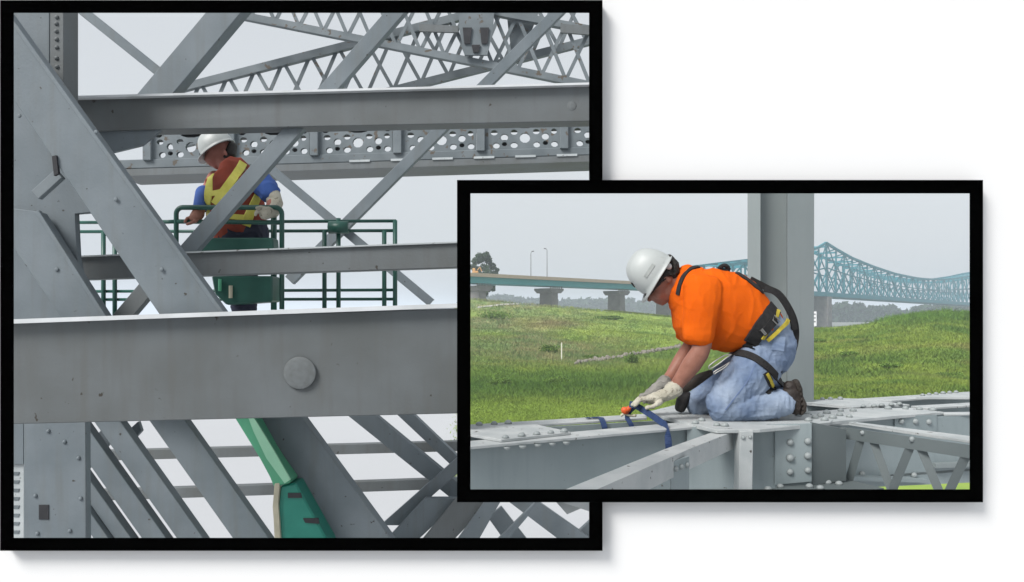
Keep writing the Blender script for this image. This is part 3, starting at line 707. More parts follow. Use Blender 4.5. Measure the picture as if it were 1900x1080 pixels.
bm = prism(newbm(), [Vector((P(130, 0, 6.45).x, 6.5, -.52)), Vector((P(735, 0, 6.45).x, 6.5, -.52)), Vector((P(735, 0, 6.45).x, 5.65, -.52)), Vector((P(320, 0, 5.7).x, 5.65, -.52)), Vector((P(130, 0, 6.45).x, 6.0, -.52))],
           [Vector((P(130, 0, 6.45).x, 6.5, -.47)), Vector((P(735, 0, 6.45).x, 6.5, -.47)), Vector((P(735, 0, 6.45).x, 5.65, -.47)), Vector((P(320, 0, 5.7).x, 5.65, -.47)), Vector((P(130, 0, 6.45).x, 6.0, -.47))])
BL.part('floor', bm, M['lift'])
# boom arm below the platform, seen under the girder
arm = BL.part('boom', plate([(400, 705), (446, 740), (498, 836), (540, 896), (508, 905), (486, 850), (438, 778)], 5.78, .22, bev=.012), M['boom'])
BL.part('edge_highlight', plate([(452, 752), (474, 780), (508, 836), (539, 890), (528, 897), (494, 850), (470, 800)], 5.765, .02), M['mint'], arm)  # strip that paints the highlight down the boom's right edge
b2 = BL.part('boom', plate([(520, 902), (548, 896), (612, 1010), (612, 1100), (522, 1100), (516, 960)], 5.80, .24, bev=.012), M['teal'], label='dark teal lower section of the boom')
BL.part('hose_guard', plate([(509, 897), (519, 896), (516, 935), (522, 1020), (510, 1020), (506, 940)], 5.775, .05, bev=.006), M['cream'], b2)
BL.part('slot', plate([(534, 915), (557, 915), (560, 924), (534, 924)], 5.79, .02), M['dark'], b2); BL.part('slot', plate([(562, 962), (590, 962), (592, 972), (566, 970)], 5.79, .02), M['dark'], b2)
p = P(522, 1100, 5.8); q = P(612, 1100, 5.8)
BL.part('boom', prism(newbm(), [p, q, q + Vector((0, .24, 0)), p + Vector((0, .24, 0))], [Vector((v.x + .4, v.y, ZG)) for v in (p, q, q + Vector((0, .24, 0)), p + Vector((0, .24, 0)))]), M['teal'])

# ------------------------------------------------------------------ right window: grey riveted steelwork under the kneeling worker
ZB = -0.61
SF = Thing('steel_frame', 'light grey riveted bridge steelwork under the kneeling worker', 'steelwork', Vector((2.0, 5.6, ZG)))
def riv(px, z, parent, r=.0145, h=None, mat='rivet', down=False):
    for (x, y) in px:
        SF.inst('rivet', rivet_mesh(mat), Q(x, y, z) if not down else Q(x, y, z), ROT_D if down else None, r * random.uniform(.86, 1.1), parent)
def rivf(px, Y, parent, r=.0145, mat='rivet'):
    for (x, y) in px: SF.inst('rivet', rivet_mesh(mat), P(x, y, Y), ROT_F, r * random.uniform(.88, 1.1), parent)
# left box beam: two channels with top flanges
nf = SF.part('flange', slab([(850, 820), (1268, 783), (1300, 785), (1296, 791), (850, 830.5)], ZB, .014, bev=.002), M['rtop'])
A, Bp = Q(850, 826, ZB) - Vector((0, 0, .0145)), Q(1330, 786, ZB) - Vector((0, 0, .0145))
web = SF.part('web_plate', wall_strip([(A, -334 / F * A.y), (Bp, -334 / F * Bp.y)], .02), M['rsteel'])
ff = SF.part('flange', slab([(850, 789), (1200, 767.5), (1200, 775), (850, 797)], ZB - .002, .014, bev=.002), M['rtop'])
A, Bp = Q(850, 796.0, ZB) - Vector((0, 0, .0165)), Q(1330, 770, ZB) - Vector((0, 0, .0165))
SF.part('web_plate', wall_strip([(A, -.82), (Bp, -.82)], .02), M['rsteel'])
bp = SF.part('batten_plate', slab([(850, 791), (996, 787.5), (1060, 801.5), (930, 815.5), (850, 802)], ZB + .015, .014, bev=.002), M['rtop'])
riv([(889, 789), (917, 787.5), (943, 786)], ZB + .015, bp, .022)
riv([(938, 813), (968, 809.5), (996, 806.5), (1022, 804), (1047, 801.5)], ZB + .015, bp, .021)
riv([(941, 829.5), (970, 827), (998, 824.5), (1025, 822), (1051, 819.7)], ZB - .016, nf, .019, down=True)
# right-hand box beam beyond the joint
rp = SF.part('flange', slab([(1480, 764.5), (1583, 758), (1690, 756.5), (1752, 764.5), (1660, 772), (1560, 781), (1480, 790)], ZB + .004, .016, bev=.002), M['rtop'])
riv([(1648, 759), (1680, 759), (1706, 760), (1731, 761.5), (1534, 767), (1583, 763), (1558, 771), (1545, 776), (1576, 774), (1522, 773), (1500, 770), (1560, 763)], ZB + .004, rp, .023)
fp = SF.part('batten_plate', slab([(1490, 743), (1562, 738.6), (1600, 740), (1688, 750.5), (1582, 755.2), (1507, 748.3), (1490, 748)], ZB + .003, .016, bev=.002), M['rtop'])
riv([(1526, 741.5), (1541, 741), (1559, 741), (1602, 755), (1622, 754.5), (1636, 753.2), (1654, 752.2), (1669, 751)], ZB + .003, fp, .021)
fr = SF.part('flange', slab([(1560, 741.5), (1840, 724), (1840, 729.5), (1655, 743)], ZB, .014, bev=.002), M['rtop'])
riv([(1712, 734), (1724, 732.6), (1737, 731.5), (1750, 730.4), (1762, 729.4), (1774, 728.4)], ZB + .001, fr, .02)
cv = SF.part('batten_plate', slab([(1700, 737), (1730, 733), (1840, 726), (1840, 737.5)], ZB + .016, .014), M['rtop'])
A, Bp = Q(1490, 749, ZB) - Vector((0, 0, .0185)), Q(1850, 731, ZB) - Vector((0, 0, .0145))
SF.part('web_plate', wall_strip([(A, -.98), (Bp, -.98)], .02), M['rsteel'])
SF.part('bottom_plate', prism(newbm(), [Q(1490, 749, ZB) + Vector((0, .02, -.37)), Q(1850, 731, ZB) + Vector((0, .02, -.37)), Q(1860, 762, ZB) + Vector((0, 0, -.37)), Q(1500, 779, ZB) + Vector((0, 0, -.37))], [Q(1490, 749, ZB) + Vector((0, .02, -.355)), Q(1850, 731, ZB) + Vector((0, .02, -.355)), Q(1860, 762, ZB) + Vector((0, 0, -.355)), Q(1500, 779, ZB) + Vector((0, 0, -.355))]), M['rcol'])  # unseen plate added to close the box and darken its inside
SF.part('bottom_plate', prism(newbm(), [Q(850, 796, ZB) + Vector((0, .02, -.185)), Q(1330, 770, ZB) + Vector((0, .02, -.185)), Q(1330, 786, ZB) + Vector((0, .03, -.185)), Q(850, 826, ZB) + Vector((0, .03, -.185))], [Q(850, 796, ZB) + Vector((0, .02, -.17)), Q(1330, 770, ZB) + Vector((0, .02, -.17)), Q(1330, 786, ZB) + Vector((0, .03, -.17)), Q(850, 826, ZB) + Vector((0, .03, -.17))]), M['rcol'])  # likewise added under the left beam to keep light out of the gap
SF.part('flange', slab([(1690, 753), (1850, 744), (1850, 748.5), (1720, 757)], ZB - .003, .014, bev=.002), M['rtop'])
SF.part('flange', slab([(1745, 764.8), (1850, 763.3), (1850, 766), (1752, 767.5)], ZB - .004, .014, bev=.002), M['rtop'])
A, Bp = Q(1500, 779, ZB) - Vector((0, 0, .02)), Q(1860, 762, ZB) - Vector((0, 0, .02))
rw = SF.part('web_plate', wall_strip([(A, -1.02), (Bp, -1.06)], .02), M['rsteel'])
d_ = (Bp - A)
def onweb(x, y, off):   # pixel on the far web's front face
    k = (x - CX) / F; s = (k * A.y - A.x) / (d_.x - k * d_.y); Yv = A.y + d_.y * s - off; return P(x, y, Yv)
for (x, y) in ((1672, 782), (1698, 782), (1723, 783), (1696, 882), (1600, 880)): SF.inst('rivet', rivet_mesh('rivet'), onweb(x, y, .012), ROT_F, .019, rw)
lp = [onweb(x, y, .012) for x, y in ((1660, 772), (1738, 770), (1738, 800), (1660, 800))]
SF.part('splice_plate', prism(newbm(), lp, [v + Vector((0, .011, 0)) for v in lp]), M['rsteel'], rw)
lp = [onweb(x, y, .06) for x, y in ((1737, 861), (1850, 857), (1850, 864), (1737, 869))]
SF.part('ledge', prism(newbm(), lp, [v + Vector((0, .055, 0)) for v in lp]), M['rcol'], rw)
lp = [onweb(x, y, .08) for x, y in ((1575, 884), (1720, 890), (1720, 896), (1575, 892))]
SF.part('ledge', prism(newbm(), lp, [v + Vector((0, .078, 0)) for v in lp]), M['rsteel'], rw)
# joint plate the worker kneels on
jp = SF.part('joint_plate', slab([(1198, 764.5), (1250, 752), (1494, 744), (1500, 765), (1506, 774), (1545, 779), (1541, 783), (1497, 788), (1410, 796), (1330, 797.5), (1290, 788)], ZB + .0105, .02, bev=.003), M['rtop'])
riv([(1290, 786), (1302, 781), (1330, 790), (1345, 791), (1482, 772), (1497, 768), (1475, 765), (1512, 776), (1530, 780), (1500, 781)], ZB + .0105, jp, .022)
# web of the joint, stiffeners and rivets
jw = SF.part('web_plate', plate([(1275, 793), (1506, 786), (1506, 912), (1275, 918)], 4.42, .02), M['rsteel'])
ag = SF.part('corner_angle', plate([(1438, 789), (1506.5, 785), (1506.5, 894), (1438, 900)], 4.405, .013, bev=.002), M['rsteel'])
rivf([(1466, 821), (1466, 850), (1466, 876), (1499, 819), (1499, 846), (1499, 873)], 4.405, ag, .021)
SF.part('stiffener', plate([(1373, 800), (1398, 799), (1396, 925), (1371, 925)], 4.22, .10, bev=.003), M['rtop'])
rivf([(1379, 812), (1392, 811)], 4.22, jw, .012)
gp = [P(1507, 784, 4.43), P(1570, 797, 4.50), P(1570, 892, 4.50), P(1507, 900, 4.43)]
SF.part('gusset_plate', prism(newbm(), gp, [v + Vector((0, .03, 0)) for v in gp]), M['rshade'])
bf = SF.part('bottom_flange', slab([(1395, 917), (1470, 896), (1565, 887), (1640, 906), (1560, 917)], -.93, .014), M['rshade'])
riv([(1516, 893), (1536, 897), (1557, 899), (1478, 897), (1448, 904), (1502, 904), (1522, 907), (1425, 909)], -.93, bf, .022)
# brace coming forward to the lower left
ZN = ZB - .012
br_ = [(1025, 918), (1052, 907), (1100, 887.5), (1232, 834), (1334, 797), (1362, 800), (1277, 834), (1190, 872), (1110, 907), (1084, 918)]
tp_ = [Q(x, y, ZN) for x, y in br_]
bt_ = [Vector((p.x, p.y, max(ZN - .095, -(341 / F) * p.y) if y > 915 else ZN - .095)) for p, (x, y) in zip(tp_, br_)]
nb = SF.part('brace', bevel(prism(newbm(), bt_, tp_), .003), M['rtop'])
sb = SF.part('strut', plate([(1245, 858, 3.56), (1279, 846, 3.68), (1279, 918, 3.68), (1245, 918, 3.56)], 3.7, .02, bev=.002), M['rsteel'])
for (x, y, Yv) in ((1254, 870, 3.585), (1264.5, 866.5, 3.62), (1275, 863, 3.66)): SF.inst('rivet', rivet_mesh('rivet'), P(x, y, Yv), ROT_F, .013, sb)
# lattice beam coming forward to the right
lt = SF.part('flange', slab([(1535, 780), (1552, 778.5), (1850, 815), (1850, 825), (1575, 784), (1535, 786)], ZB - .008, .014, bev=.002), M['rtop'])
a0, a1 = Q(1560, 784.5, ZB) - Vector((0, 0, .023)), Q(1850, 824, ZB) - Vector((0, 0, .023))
SF.part('angle', wall_strip([(a0, a0.z - .065), (a1, a1.z - .065)], .012), M['rshade'])
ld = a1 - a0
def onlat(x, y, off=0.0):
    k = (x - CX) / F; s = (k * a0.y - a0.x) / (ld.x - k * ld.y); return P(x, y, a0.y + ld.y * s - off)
for i, (x0, y0, x1, y1, m) in enumerate(((1599, 808, 1576, 890, 'rshade'), (1618, 812, 1654, 910, 'rshade'), (1692, 822, 1656, 910, 'rshade'), (1706, 825, 1744, 915, 'rshade'), (1796, 838, 1760, 915, 'rshade'), (1806, 840, 1840, 915, 'rsteel'))):
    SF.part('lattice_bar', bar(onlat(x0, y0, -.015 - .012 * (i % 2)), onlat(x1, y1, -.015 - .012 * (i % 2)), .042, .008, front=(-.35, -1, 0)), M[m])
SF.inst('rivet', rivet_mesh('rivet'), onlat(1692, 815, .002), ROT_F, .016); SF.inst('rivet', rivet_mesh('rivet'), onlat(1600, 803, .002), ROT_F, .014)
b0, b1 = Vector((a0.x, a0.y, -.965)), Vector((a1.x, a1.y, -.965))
SF.part('angle', bar(b0, b1, .05, .012), M['rshade'])
# column behind the worker
def plan(x, Yv): return ((x - CX) / F * Yv, Yv)
loop = [plan(1387, 5.70), plan(1411, 5.64), plan(1412.5, 5.76), plan(1459, 5.76), plan(1461, 5.60), plan(1507, 5.66), plan(1507, 5.74), plan(1465, 5.90), plan(1465, 6.0), plan(1390, 6.02)]
cl = SF.part('column', prism(newbm(), [Vector((x, y, ZG - .1)) for x, y in loop], [Vector((x * (1 + (.010 if i in (5, 6) else 0)), y, 4.2)) for i, (x, y) in enumerate(loop)]), M['rcol'])

# ------------------------------------------------------------------ people: shared builders
def px3(px, Y): return [P(a, b, Y) for a, b in px]
class Map:
    def __init__(s, Y): s.Y = Y; s.s = Y / F
    def __call__(s, x, y, d=0.0): return P(x, y, s.Y + d)
def hard_hat(T, mp, T_, Bk, h, lat, parent=None, d=0.0, label=None, band=True):
    # T_ brim tip, Bk brim back (pixels); h crown height (px); lat half width (m)
    O = mp((T_[0] + Bk[0]) / 2, (T_[1] + Bk[1]) / 2, d); f = (mp(*T_, d) - mp(*Bk, d)); Lh = f.length / 2; f.normalize()
    s = Vector((0, 1, 0)); u = s.cross(f).normalized()
    if u.z < 0 and abs(u.z) > .3: u = -u
    if (mp(0, 0) - mp(100, 60)).dot(u) < 0: u = -u
    H = h * mp.s; bm = newbm(); nu, nv = 48, 16; rings = []
    for j in range(nv + 1):
        th = j / nv * math.pi / 2
        ring = []
        for i in range(nu):
            ph = i / nu * 2 * math.pi
            c, sn = math.cos(ph), math.sin(ph); e = 2 / 2.35
            rr = math.cos(th) ** (2 / 2.5); hh = math.sin(th) ** .92
            xf = math.copysign(abs(c) ** e, c) * rr * (Lh * .86) - Lh * .06; yl = math.copysign(abs(sn) ** e, sn) * rr * lat
            z = hh * H
            q = abs(yl) / lat                     # raised ridges along the crown
            z += .006 * math.exp(-((q) / .16) ** 2) * math.sin(th) ** .3 + .004 * math.exp(-((q - .42) / .10) ** 2) * math.sin(th) ** .5
            ring.append(bm.verts.new(O + f * xf + s * yl + u * z))
        rings.append(ring)
    for A_, B_ in zip(rings, rings[1:]):
        for k in range(nu): bm.faces.new((A_[k], A_[(k + 1) % nu], B_[(k + 1) % nu], B_[k]))
    # brim: small lip all round, long visor in front
    lip = []; lip2 = []
    for i in range(nu):
        ph = i / nu * 2 * math.pi; c, sn = math.cos(ph), math.sin(ph)
        ext = .008 + (Lh * .24) * max(0, c) ** 2.2
        base = rings[0][i].co; dirv = (f * c * Lh + s * sn * lat).normalized()
        lip.append(bm.verts.new(base + dirv * ext - u * (.004 + .012 * max(0, c) ** 2))); lip2.append(bm.verts.new(base + dirv * (ext - .002) - u * (.009 + .012 * max(0, c) ** 2)))
    inn = [bm.verts.new(O + (v.co - O) * .93 - u * .006) for v in rings[0]]
    for k in range(nu):
        j = (k + 1) % nu
        bm.faces.new((rings[0][k], lip[k], lip[j], rings[0][j])); bm.faces.new((lip[k], lip2[k], lip2[j], lip[j])); bm.faces.new((lip2[k], inn[k], inn[j], lip2[j]))
    o = T.part('hard_hat', bm, M['hat'], parent, smooth=True, label=label)
    return o, O, f, u, s
def finger_chain(bm, pts, r0, r1):
    n = len(pts); loft([(p, r0 + (r1 - r0) * i / (n - 1), r0 + (r1 - r0) * i / (n - 1)) for i, p in enumerate(pts)], bm, 10)

# ------------------------------------------------------------------ kneeling worker in orange
m = Map(4.75); s_ = m.s
W = Thing('person', 'worker in orange shirt, jeans, white hard hat and harness, kneeling on the steel', 'person', Vector((m(1390, 785).x, 4.75, ZB + .012)))
UP = Vector((0, 0, 1)); SIDE = Vector((0, 1, 0))
# body: head, neck, forearms (skin), one continuous mesh through the torso
hf = (m(1190, 553) - m(1243, 473)).normalized(); hu = SIDE.cross(hf).normalized()
if hu.x > 0: hu = -hu
ax = (hf, SIDE, hu)
bm = newbm()
ell(bm, m(1224, 516), ax, (34 * s_, .076, 34 * s_))
ell(bm, m(1222, 541), ax, (21 * s_, .062, 24 * s_))
loft([(m(1243, 527), 20 * s_, .064), (m(1236, 545), 15 * s_, .058), (m(1230, 556), 10.5 * s_, .036), (m(1227, 561), 7.5 * s_, .022)], bm)
loft([(m(1214, 541), 3.5 * s_, .010), (m(1208, 550), 4.5 * s_, .014), (m(1204.5, 556.5), 4.2 * s_, .0155)], bm, 12)          # nose
ell(bm, m(1217, 559), (hu, SIDE, hf), (4.0 * s_, .024, 3.6 * s_)); ell(bm, m(1221.5, 561.5), (hu, SIDE, hf), (3.2 * s_, .021, 3.4 * s_))   # lips
for sd_ in (-1, 1):
    loft([(m(1209, 538, .03 * sd_), 4 * s_, .016), (m(1213, 532, .055 * sd_), 4 * s_, .012)], bm, 10)                                # brow ridge
    ell(bm, m(1238, 518, .076 * sd_), (hf, SIDE, hu), (5.5 * s_, .012, 9.5 * s_)); ell(bm, m(1222, 546, .05 * sd_), ax, (9 * s_, .016, 9 * s_))
loft([(m(1240, 524), 25 * s_, .062), (m(1258, 530), 24 * s_, .064), (m(1285, 545), 27 * s_, .08)], bm)
# shoulders and arms
loft([(m(1290, 545, -.10), 26 * s_, .08), (m(1300, 548, -.18), 24 * s_, .06)], bm)
loft([(m(1290, 545, .10), 26 * s_, .08), (m(1282, 548, .18), 24 * s_, .06)], bm)
loft([(m(1304, 545, -.19), 21 * s_, .060), (m(1302, 600, -.20), 18.5 * s_, .054), (m(1303, 640, -.205), 17 * s_, .047), (m(1298, 655, -.205), 17 * s_, .047), (m(1283, 677, -.19), 17.5 * s_, .048), (m(1264, 703, -.17), 13.5 * s_, .037), (m(1246, 727, -.15), 10.5 * s_, .029)], bm)
loft([(m(1282, 545, .18), 20 * s_, .058), (m(1284, 600, .20), 17 * s_, .05), (m(1283, 640, .20), 16 * s_, .045), (m(1264, 670, .16), 16 * s_, .045), (m(1246, 697, .12), 12.5 * s_, .035), (m(1230, 716, .08), 10 * s_, .028)], bm)
# torso and legs inside the clothes
loft([(m(1285, 548), 48 * s_, .16), (m(1345, 580), 60 * s_, .17), (m(1405, 612), 40 * s_, .15), (m(1430, 645), 33 * s_, .14)], bm)
for sd_, kx, ky in ((-1, 1335, 757), (1, 1294, 748)):
    loft([(m(1412, 668, .10 * sd_), 30 * s_, .075), (m((1405 + kx) / 2, (680 + ky) / 2, .13 * sd_), 26 * s_, .065), (m(kx, ky, .15 * sd_), 18 * s_, .05)], bm)
    loft([(m(kx, ky, .15 * sd_), 18 * s_, .05), (m(1400, 752 - 10 * (sd_ > 0), .14 * sd_), 16 * s_, .045), (m(1455, 748 - 12 * (sd_ > 0), .12 * sd_), 13 * s_, .04)], bm)
body = remesh(bm, .0058, 3)
body_o = W.part('body', body.copy(), M['skin'])
# ear detail, eye lids are hidden behind dark glasses
bm = newbm()
tube(spline([m(1201, 545, -.045), m(1212, 535, -.068), m(1226, 525, -.080), m(1236, 517, -.086)], 5), .0035, 8, bm)
loft([(m(1200, 547, -.05), 4.5 * s_, .006), (m(1199, 548, -.02), 5 * s_, .022), (m(1199, 548, .02), 5 * s_, .022), (m(1200, 547, .05), 4.5 * s_, .006)], bm, 10, side=Vector((-.5, 0, -.8)))
W.part('safety_glasses', bm, M['glass'], smooth=True)
bm = newbm()
loft([(m(1240, 480), 8 * s_, .062), (m(1248, 492), 11 * s_, .070), (m(1250, 506), 10 * s_, .068), (m(1246, 517), 7 * s_, .062)], bm)
for sd_ in (-1, 1): loft([(m(1246, 505, .070 * sd_), 8 * s_, .010), (m(1236, 508, .076 * sd_), 6 * s_, .008), (m(1226, 521, .077 * sd_), 4.5 * s_, .006), (m(1216, 532, .071 * sd_), 3.5 * s_, .005), (m(1205, 546, .058 * sd_), 2.6 * s_, .005)], bm, 10)
W.part('hair', fold(remesh(bm, .004, 1), .004, 90), M['hair'])
hat, O, hf2, hu2, hs2 = hard_hat(W, m, (1190, 555), (1244, 472), 57, .118)
hb = newbm()
bv = bvh_of(hat.data); off = W.L
def hat_drape(px, w): 
    b2 = BVHTree.FromPolygons([v.co + off for v in hat.data.vertices], [list(p.vertices) for p in hat.data.polygons]); return drape(px, b2, w, .002, .0015)
W.part('sticker', hat_drape([(1214, 489), (1196, 516)], .022), M['hatband'], hat)
W.part('headlamp_clip', hat_drape([(1172, 524), (1177, 532)], .022), M['strap'], hat)
W.part('suspension_knob', ell(newbm(), m(1240, 494, -.080), (hf, SIDE, hu), (6 * s_, .014, 7 * s_)), M['suspension'], hat, smooth=True)

# shirt
bm = newbm()
loft([(m(1283, 545), 49 * s_, .170), (m(1292, 549), 58 * s_, .200), (m(1315, 562), 69 * s_, .218), (m(1345, 578), 75 * s_, .212), (m(1375, 592), 69 * s_, .198), (m(1400, 603), 53 * s_, .188), (m(1411, 608), 45 * s_, .185)], bm, 24)
loft([(m(1275, 516), 25 * s_, .080), (m(1284, 522), 33 * s_, .10)], bm)                                                    # collar
loft([(m(1306, 532, -.165), 35 * s_, .075), (m(1303, 565, -.195), 32 * s_, .080), (m(1299, 595, -.205), 29.5 * s_, .078), (m(1296.5, 622, -.21), 28 * s_, .074)], bm)
loft([(m(1285, 532, .16), 33 * s_, .075), (m(1283, 575, .19), 30 * s_, .078), (m(1280, 618, .20), 27 * s_, .072)], bm)
loft([(m(1262, 560), 16 * s_, .14), (m(1272, 600), 20 * s_, .15), (m(1285, 622), 20 * s_, .15)], bm)                           # loose front of the shirt
shirt = remesh(bm, .0065, 3)
fold(shirt, .006, 4.2, (1.9, .5, 1.0), 3.1); fold(shirt, .002, 8, (2.2, .6, 1.2), 8.4); fold(shirt, .005, 4, (1, 1, 1), 5.5, ridge=False)
W.part('shirt', shirt.copy(), M['orange'])
bvS = bvh_of(shirt)
# jeans
bm = newbm()
loft([(m(1404, 604), 45 * s_, .178), (m(1420, 622), 44 * s_, .182), (m(1432, 645), 41 * s_, .180), (m(1428, 664), 38 * s_, .172)], bm, 24)
loft([(m(1412, 672, -.09), 44 * s_, .105), (m(1385, 702, -.125), 41 * s_, .100), (m(1355, 732, -.145), 34 * s_, .088), (m(1336, 753, -.15), 28.5 * s_, .078)], bm)
loft([(m(1336, 757, -.15), 27 * s_, .074), (m(1375, 754, -.148), 27.5 * s_, .078), (m(1420, 753, -.14), 26 * s_, .076), (m(1454, 748, -.13), 24 * s_, .068)], bm)
loft([(m(1405, 668, .09), 42 * s_, .105), (m(1355, 705, .14), 36 * s_, .095), (m(1312, 733, .165), 29 * s_, .082), (m(1294, 747, .17), 24.5 * s_, .074)], bm)
loft([(m(1294, 749, .17), 23 * s_, .072), (m(1380, 740, .16), 24 * s_, .072), (m(1450, 730, .14), 20 * s_, .06)], bm)
jeans = remesh(bm, .0065, 3)
fold(jeans, .008, 7, (1.9, .6, .9), 1.7); fold(jeans, .004, 15, (1.8, .7, 1), 6.2); fold(jeans, .004, 5, (1, 1, 1), 2.2, ridge=False)
jo = W.part('jeans', jeans.copy(), M['denim'])
bvJ = bvh_of(jeans); bvA = bvh_of(jeans, shirt, body)
W.part('seam', drape([(1404, 668), (1388, 705), (1366, 735), (1345, 762)], bvJ, .007, .0015, .001), M['seam'], jo)
W.part('back_pocket', drape([(1447, 622), (1443, 652)], bvJ, .07, .002, .001), M['denim'], jo)
W.part('knee_pad', remesh(loft([(m(1275, 731, .17), 7 * s_, .05), (m(1266, 745, .17), 12 * s_, .062), (m(1262, 757, .17), 10 * s_, .062)]), .005, 2), M['strap'])
# boot: upper, thick lugged sole turned to the right
bm = newbm()
loft([(m(1455, 747, -.13), 21 * s_, .055), (m(1462, 740, -.13), 20 * s_, .052), (m(1470, 728, -.13), 14 * s_, .045)], bm)
loft([(m(1466, 716, -.13), 11 * s_, .036), (m(1470, 735, -.13), 16 * s_, .042), (m(1475, 753, -.13), 15 * s_, .045), (m(1477, 761, -.13), 9 * s_, .042)], bm)
boot = W.part('boot', fold(remesh(bm, .005, 2), .004, 25), M['boot'])
bm = newbm()
loft([(m(1476, 709, -.13), 6.5 * s_, .034), (m(1481, 722, -.13), 7 * s_, .038), (m(1484, 736, -.13), 5 * s_, .036), (m(1489, 750, -.13), 6.5 * s_, .043), (m(1489, 761, -.13), 5.5 * s_, .042), (m(1485, 767, -.13), 4 * s_, .036)], bm)
sole = W.part('sole', remesh(bm, .005, 1), M['sole'], boot)
for i in range(6): W.part('lug', bar(m(1485 + i * 1.3, 714 + i * 9, -.175), m(1485 + i * 1.3, 714 + i * 9, -.085), .014, .010, front=(1, 0, .1), bev=.002), M['sole'], boot)
bm = newbm(); loft([(m(1450, 735, .14), 18 * s_, .045), (m(1468, 728, .14), 13 * s_, .042), (m(1482, 745, .14), 10 * s_, .042)], bm)
W.part('boot', remesh(bm, .006, 2), M['boot'])

# gloves with separate curled fingers
def glove(name, mat, d0, wr, cu, pa, kn, tips, thumb, vox=.0042):
    bm = newbm()
    loft([(m(*cu, d0 - .01), 15.5 * s_, .050), (m((cu[0] + wr[0]) / 2, (cu[1] + wr[1]) / 2, d0 - .01), 14 * s_, .045), (m(*wr, d0 - .01), 12 * s_, .038)], bm)
    loft([(m(*wr, d0 - .01), 11 * s_, .036), (m(*pa, d0), 11.5 * s_, .047), (m(*kn, d0), 8 * s_, .046)], bm)
    for i, (mid, tip) in enumerate(tips):
        dd = d0 + (-.040 + .0265 * i)
        base = m(kn[0] + 4, kn[1] - .5 + abs(i - 1.4) * .6, dd)
        mm = m(*mid, dd - .002); tp = m(*tip, dd)
        finger_chain(bm, [base, base.lerp(mm, .5) + UP * .003, mm, mm.lerp(tp, .55), tp], .0125, .0095)
    finger_chain(bm, [m(*thumb[0], d0 - .046), m(*thumb[1], d0 - .058), m(*thumb[2], d0 - .045)], .0145, .0105)
    me = remesh(bm, vox, 1, .4); fold(me, .004, 34, (1, 1, 1), 4.4)
    return W.part(name, me, M[mat])
glove('glove', 'glove', -.15, (1238, 731), (1251, 722), (1221, 738), (1205, 741), [((1188, 742), (1178, 753)), ((1185, 740), (1174, 752)), ((1185, 740), (1173, 751)), ((1188, 740), (1177, 750))], [(1226, 746), (1212, 754), (1200, 757)])
glove('glove', 'glove2', .06, (1226, 717), (1234, 711), (1216, 724), (1205, 730), [((1192, 735), (1184, 746)), ((1190, 734), (1180, 746)), ((1190, 734), (1180, 746)), ((1192, 734), (1184, 745))], [(1216, 733), (1206, 741), (1196, 746)])

# harness
H_ = W.part('harness_strap', drape([(1258, 548), (1261, 532), (1268, 514), (1277, 504), (1288, 497), (1312, 496), (1338, 497)], bvS, .028), M['strap'])
W.part('harness_strap', drape([(1338, 496), (1365, 506), (1390, 522), (1412, 540), (1432, 558)], bvS, .036), M['strap'])
W.part('dorsal_ring', tube(spline([m(1334, 499, -.05), m(1339, 494, -.06), m(1346, 493, -.06), m(1352, 499, -.05), m(1346, 502, -.05), m(1334, 499, -.05)], 4), .013, 8), M['strap'], smooth=True)
W.part('lanyard', ribbon([m(1392, 518, -.03), m(1425, 535, -.04), m(1445, 545, -.05), m(1462, 568, -.06), m(1474, 595, -.06), m(1477, 622, -.06), m(1472, 650, -.07), m(1460, 675, -.09), m(1447, 692, -.12)], .034, .012, Vector((.5, 0, .6)), 6), M['strap'])
W.part('lanyard', ribbon([m(1418, 536, -.10), m(1436, 541, -.11), m(1452, 556, -.11), m(1468, 585, -.10), m(1474, 612, -.09)], .032, .014, Vector((.5, 0, .6)), 6), M['strap'])
belt = W.part('belt', drape([(1386, 646), (1398, 628), (1414, 606), (1430, 584), (1440, 566)], bvA, .092, .010, .004), M['strap'])
bvB = BVHTree.FromPolygons([v.co + W.L for v in belt.data.vertices], [list(p.vertices) for p in belt.data.polygons])
bvAB = bvA
W.part('belt_stripe', drape([(1412, 628), (1424, 611), (1436, 592), (1443, 578)], bvA, .020, .006, .014), M['yellow'], belt)
W.part('belt_stripe', drape([(1424, 632), (1440, 618), (1454, 604), (1460, 596)], bvA, .022, .006, .012), M['yellow'], belt)
W.part('tool_pouch', drape([(1412, 618), (1424, 607), (1436, 594)], bvA, .05, .010, .012), M['strap'], belt)
W.part('buckle', tube([m(1437, 585, -.21), m(1448, 596, -.21), m(1444, 604, -.21), m(1434, 594, -.21)], .004, 6, closed=True), M['metal'], belt)
W.part('buckle', tube([m(1412, 612, -.225), m(1420, 622, -.225), m(1422, 620, -.225), m(1414, 610, -.225)], .004, 6, closed=True), M['metal'], belt)
W.part('leg_strap', drape([(1330, 652), (1352, 655), (1378, 656), (1402, 665), (1425, 682), (1443, 702), (1456, 718)], bvA, .044, .006), M['strap'])
W.part('leg_strap', drape([(1420, 690), (1430, 712), (1434, 724), (1420, 728)], bvA, .040, .006), M['strap'])
W.part('yellow_tag', drape([(1421, 692), (1428, 706), (1432, 716)], bvA, .018, .004, .012), M['yellow'])
W.part('snap_hook', tube(spline([m(1357, 658, -.23), m(1348, 664, -.24), m(1332, 676, -.24), m(1318, 684, -.24), m(1316, 679, -.24), m(1330, 668, -.24), m(1346, 659, -.23), m(1357, 658, -.23)], 4), .0038, 8), M['metal'], smooth=True)
W.part('snap_hook', tube(spline([m(1354, 672, -.23), m(1345, 682, -.24), m(1330, 691, -.24), m(1326, 694, -.24), m(1325, 690, -.24), m(1340, 681, -.24), m(1354, 672, -.23)], 4), .0038, 8), M['metal'], smooth=True)
